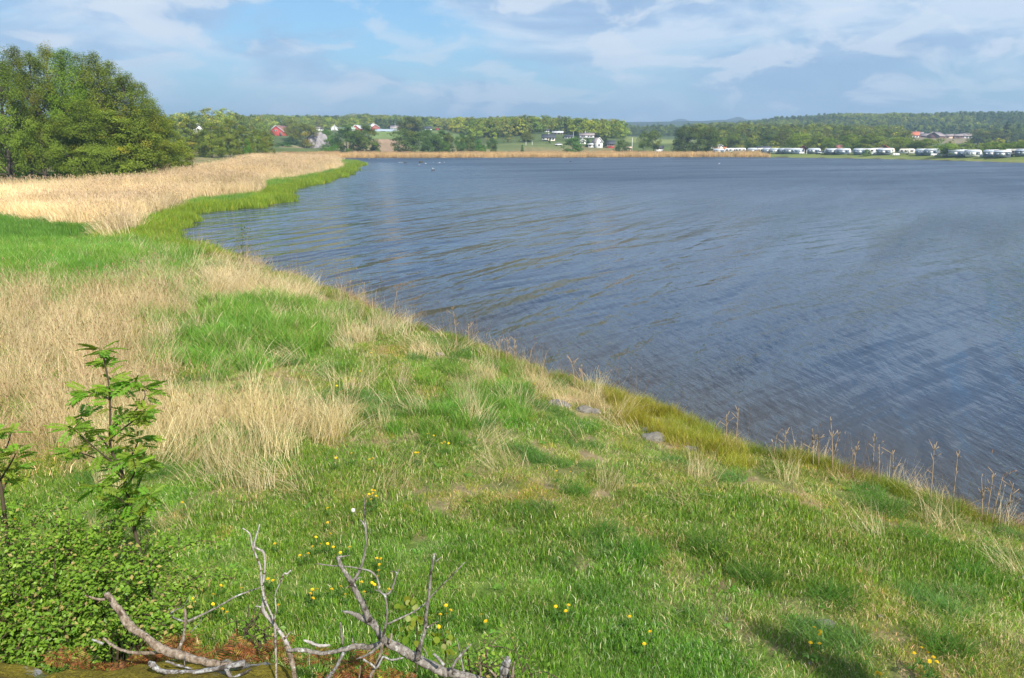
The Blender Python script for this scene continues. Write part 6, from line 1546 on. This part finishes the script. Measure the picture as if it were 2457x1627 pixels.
p = G(600 + 819 / 3.287, 1150 + 288 / 3.287 + 22); o = empty('dandelion_clock', (p[0], p[1], p[2] + .17)); tag(o, 'single white dandelion seed head on the lawn', 'dandelion')
link('seed_head', stone_mesh('seed_head', 3, 3, .05, 'clock', (1, 1, 1)), o, scale=.021); link('stem', DST, o)

# ------------------------------------------------------------------ single stalks, tussocks
M['stalk'] = plain('stalk', (.36, .26, .16), .8, .2, 20); M['plume'] = plain('plume', (.26, .17, .115), .9, .2, 20)
def plume_mesh():
    g = np.random.default_rng(9); n = 70; t = g.random(n); pos = np.column_stack([.25 * t * t + g.normal(0, .06, n) * (1 - .6 * t), g.normal(0, .06, n) * (1 - .6 * t), t])
    V, Q, C = leaf_cloud(g, pos, np.full(n, .14), np.ones((n, 3)), 0, .3)
    return mesh_np('plume', V, [Q], M['plume'])
PLUME = plume_mesh()
SIX = (2.96, 800, 650); SEV = (2.3515, 1450, 900)
ST = [(SIX, (50, 290), (45, 125), 1, 'leftmost plumed reed of the stalks over the water'), (SIX, (120, 300), (118, 70), 0, 'brown dock like stalk in the left stand'), (SIX, (215, 310), (218, 80), 0, 'tall bare stalk in the left stand'), (SIX, (285, 320), (305, 140), 1, 'short plumed reed of the left stand'), (SIX, (410, 440), (452, 140), 1, 'leaning plumed reed right of the left stand'),
 (SIX, (880, 545), (848, 258), 0, 'tallest thin bare stalk alone against the water'), (SIX, (962, 560), (958, 375), 0, 'thin stalk just right of the tallest one'), (SIX, (1025, 600), (1052, 500), 1, 'small plumed reed left of the middle stand'), (SIX, (1180, 650), (1178, 480), 0, 'first straight stalk of the middle stand'), (SIX, (1222, 660), (1240, 490), 0, 'second dark stalk of the middle stand'),
 (SIX, (1283, 665), (1287, 480), 0, 'tallest stalk of the middle stand'), (SIX, (1380, 690), (1412, 545), 1, 'plumed reed right of the middle stand'), (SIX, (1480, 720), (1512, 585), 1, 'reed with a bent plume after the middle stand'), (SIX, (1720, 800), (1690, 640), 0, 'branching stalk before the yellow sedge'), (SIX, (1785, 830), (1758, 690), 0, 'thin leaning stalk before the yellow sedge'),
 (SEV, (740, 330), (756, 210), 0, 'feathery stalk above the yellow sedge'), (SEV, (688, 350), (690, 225), 0, 'thin stalk left of the feathery one on the sedge'), (SEV, (590, 370), (655, 258), 1, 'arching pale reed over the sedge'), (SEV, (1010, 470), (1025, 310), 0, 'slim stalk at the sedge end'), (SEV, (955, 450), (975, 335), 1, 'green tipped stalk at the sedge end'),
 (SEV, (1180, 480), (1172, 335), 0, 'brown stalk above the russet tuft'), (SEV, (1210, 480), (1205, 310), 0, 'second brown stalk above the russet tuft'), (SEV, (1278, 520), (1326, 325), 0, 'strong leaning stalk above the russet tuft'), (SEV, (1290, 500), (1276, 235), 0, 'tall faint stalk behind the leaning one'), (SEV, (1400, 530), (1424, 400), 0, 'short stalk right of the leaning one'),
 (SEV, (1510, 600), (1523, 330), 0, 'tall straight stalk left of a twin'), (SEV, (1546, 600), (1551, 390), 0, 'straight twin of the tall stalk'), (SEV, (1630, 620), (1627, 425), 0, 'single dark straight stalk right of the twins'), (SEV, (1838, 650), (1862, 390), 0, 'tall branching stalk over the dry tuft'), (SEV, (1960, 715), (1995, 440), 0, 'bushy brown stalk right of the dry tuft'),
 (SEV, (2130, 740), (2128, 580), 0, 'thin stalk near the right edge'), (SEV, (2150, 740), (2196, 555), 0, 'leaning stalk near the right edge'), (SEV, (2180, 735), (2250, 570), 1, 'arching plumed reed near the right edge'), (SEV, (2250, 780), (2308, 608), 0, 'last leaning stalk at the right edge')]
for i, ((f, ox, oy), b, t, pl, lb) in enumerate(ST):
    g = np.random.default_rng(1000 + i); bpx = (ox + b[0] / f, oy + b[1] / f); p = G(*bpx)
    if shore_d([p[0]], [p[1]])[0] < .1:      # seen against water: root it on the bank just below
        for k in range(1, 60):
            p = G(bpx[0], bpx[1] + 3 * k)
            if shore_d([p[0]], [p[1]])[0] > .35: break
    e = P(ox + t[0] / f, oy + t[1] / f, p[1]); o = empty('reed_stalk' if pl else 'dry_stalk', p); tag(o, lb, 'stalk', 'dry stalks on the bank')
    v = e - p; q = smooth_path([(0, 0, -.05), v * .5 + np.array((-.04 * v[0], 0, .02)), v], 5); r = .0045 + .00035 * p[1]
    m = MB(); m.tube(q, np.linspace(r, r * .45, len(q)), 5)
    if not pl:
        for k in range(7):
            j = int(len(q) * g.uniform(.45, .95)); d = np.array((g.normal(0, .6), g.normal(0, .6), 1)); l = g.uniform(.04, .12) * max(1, p[1] / 14)
            m.tube([q[j], q[j] + d * l * .6, q[j] + d * l], [r * .45, r * .6, r * .4], 4)
    m.build('stem', M['stalk'], o, True)
    if pl: link('plume', PLUME, o, loc=v, scale=np.linalg.norm(v) * .16 + .05, rot=(0, g.uniform(.3, .8), g.uniform(-.5, .5)))
# single dark tussocks in the meadow
def tussock(label, px, py, w_px, h, seed, tint=(1, 1, 1)):
    p = G(px, py); R = w_px * mpp(math.hypot(p[0], p[1])) / 2
    me = tuft_mesh('tussock', seed, 420, 1.0, .6 * h / R, 1.25 * h / R, .0055 / R, .75, .7, [(0.10, 0.20, 0.032), (0.125, 0.23, 0.04), (0.09, 0.18, 0.048), (0.42, 0.33, 0.18)], [4, 3, 3, .35])
    me.materials.clear(); me.materials.append(M['leaf'])
    o = link('grass_tussock', me, loc=(p[0], p[1], p[2] - .02), scale=R, rot=(0, 0, seed), color=tint); tag(o, label, 'tussock', 'grass tussocks of the near meadow')
F4 = (1.962, 1250, 1100)
for i, (a, b, w_, h, lb) in enumerate([(880, 450, 100, .30, 'big blue green tussock in the middle of the lower right meadow'), (400, 360, 60, .20, 'small tussock left of the big blue green one'), (560, 480, 85, .22, 'soft low tussock just left of the big blue green one'), (1090, 580, 85, .24, 'bright green tussock right of the big blue green one'),
    (1480, 680, 110, .22, 'broad green tussock above the flat grey stone'), (2150, 590, 95, .30, 'dark tussock shading the whitish lichen stone'), (1680, 250, 120, .30, 'wide lush tussock under the dry tuft of the right bank'), (1060, 240, 70, .20, 'dark leafy tussock in the upper middle of the right meadow'), (1850, 400, 130, .32, 'tall lush tussock at the right meadow'), (2280, 330, 110, .3, 'green tussock on the bank at the right edge'), (2000, 900, 95, .2, 'low tussock behind the bottom right dandelions'), (260, 170, 70, .2, 'small grey green tussock near the pair of dandelions'), (1950, 260, 80, .28, 'tussock at the bank crest right of the dry tuft')]):
    tussock(lb, 1250 + a / 1.962, 1100 + b / 1.962, w_, h, 1100 + i, (1, 1.0 + .1 * (i % 3), 1))
tussock('large bright green grass clump on the bank left of the long stone', 1130, 985, 130, .42, 1150, (1.35, 1.35, .9))
tussock('green grass clump beside the aspen and dead limb', 1290, 1235, 120, .2, 1151, (1, 1.05, 1.1))
sp = np.array((4.9, 0.45)); tree('conifer', 0, (sp[0], sp[1], hz(*sp)), 6.9 - hz(*sp), 1.1, 'young spruce right of the viewpoint, its pointed shadow falling on the lawn', (1, 1, 1), 'spruce_tree', rz=0.5)
# leafy twig by the inlet
p = G(585, 665); bush('willow_shoot', 'thin leafy willow shoot standing at the inlet shore', p[0], p[1], p[2], .55, .55, 90, .10, 88, [(.09, .15, .02)] * 4, 5, cat='shoot', dyw=.3)
p = G(588, 650); bush('willow_shoot', 'tallest thin willow shoot at the inlet shore', p[0], p[1], p[2], .12, 1.9, 70, .09, 89, [(.09, .15, .02)] * 4, 2, cat='shoot', dyw=.1)

# ------------------------------------------------------------------ air
def haze():
    m = MB(); m.box(-5200, 5200, -5200, 5200, -4, 190); o = m.build('haze', None); tag(o, 'thin blue summer haze', kind='stuff')
    mt, w = mat_new('haze')
    v = w.n('ShaderNodeVolumePrincipled', ins={'Color': (.52, .74, 1.0, 1), 'Density': .00034, 'Anisotropy': .2})
    out = w.n('ShaderNodeOutputMaterial'); w.l(v.outputs[0], out.inputs['Volume'])
    o.data.materials.clear(); o.data.materials.append(mt)
haze()
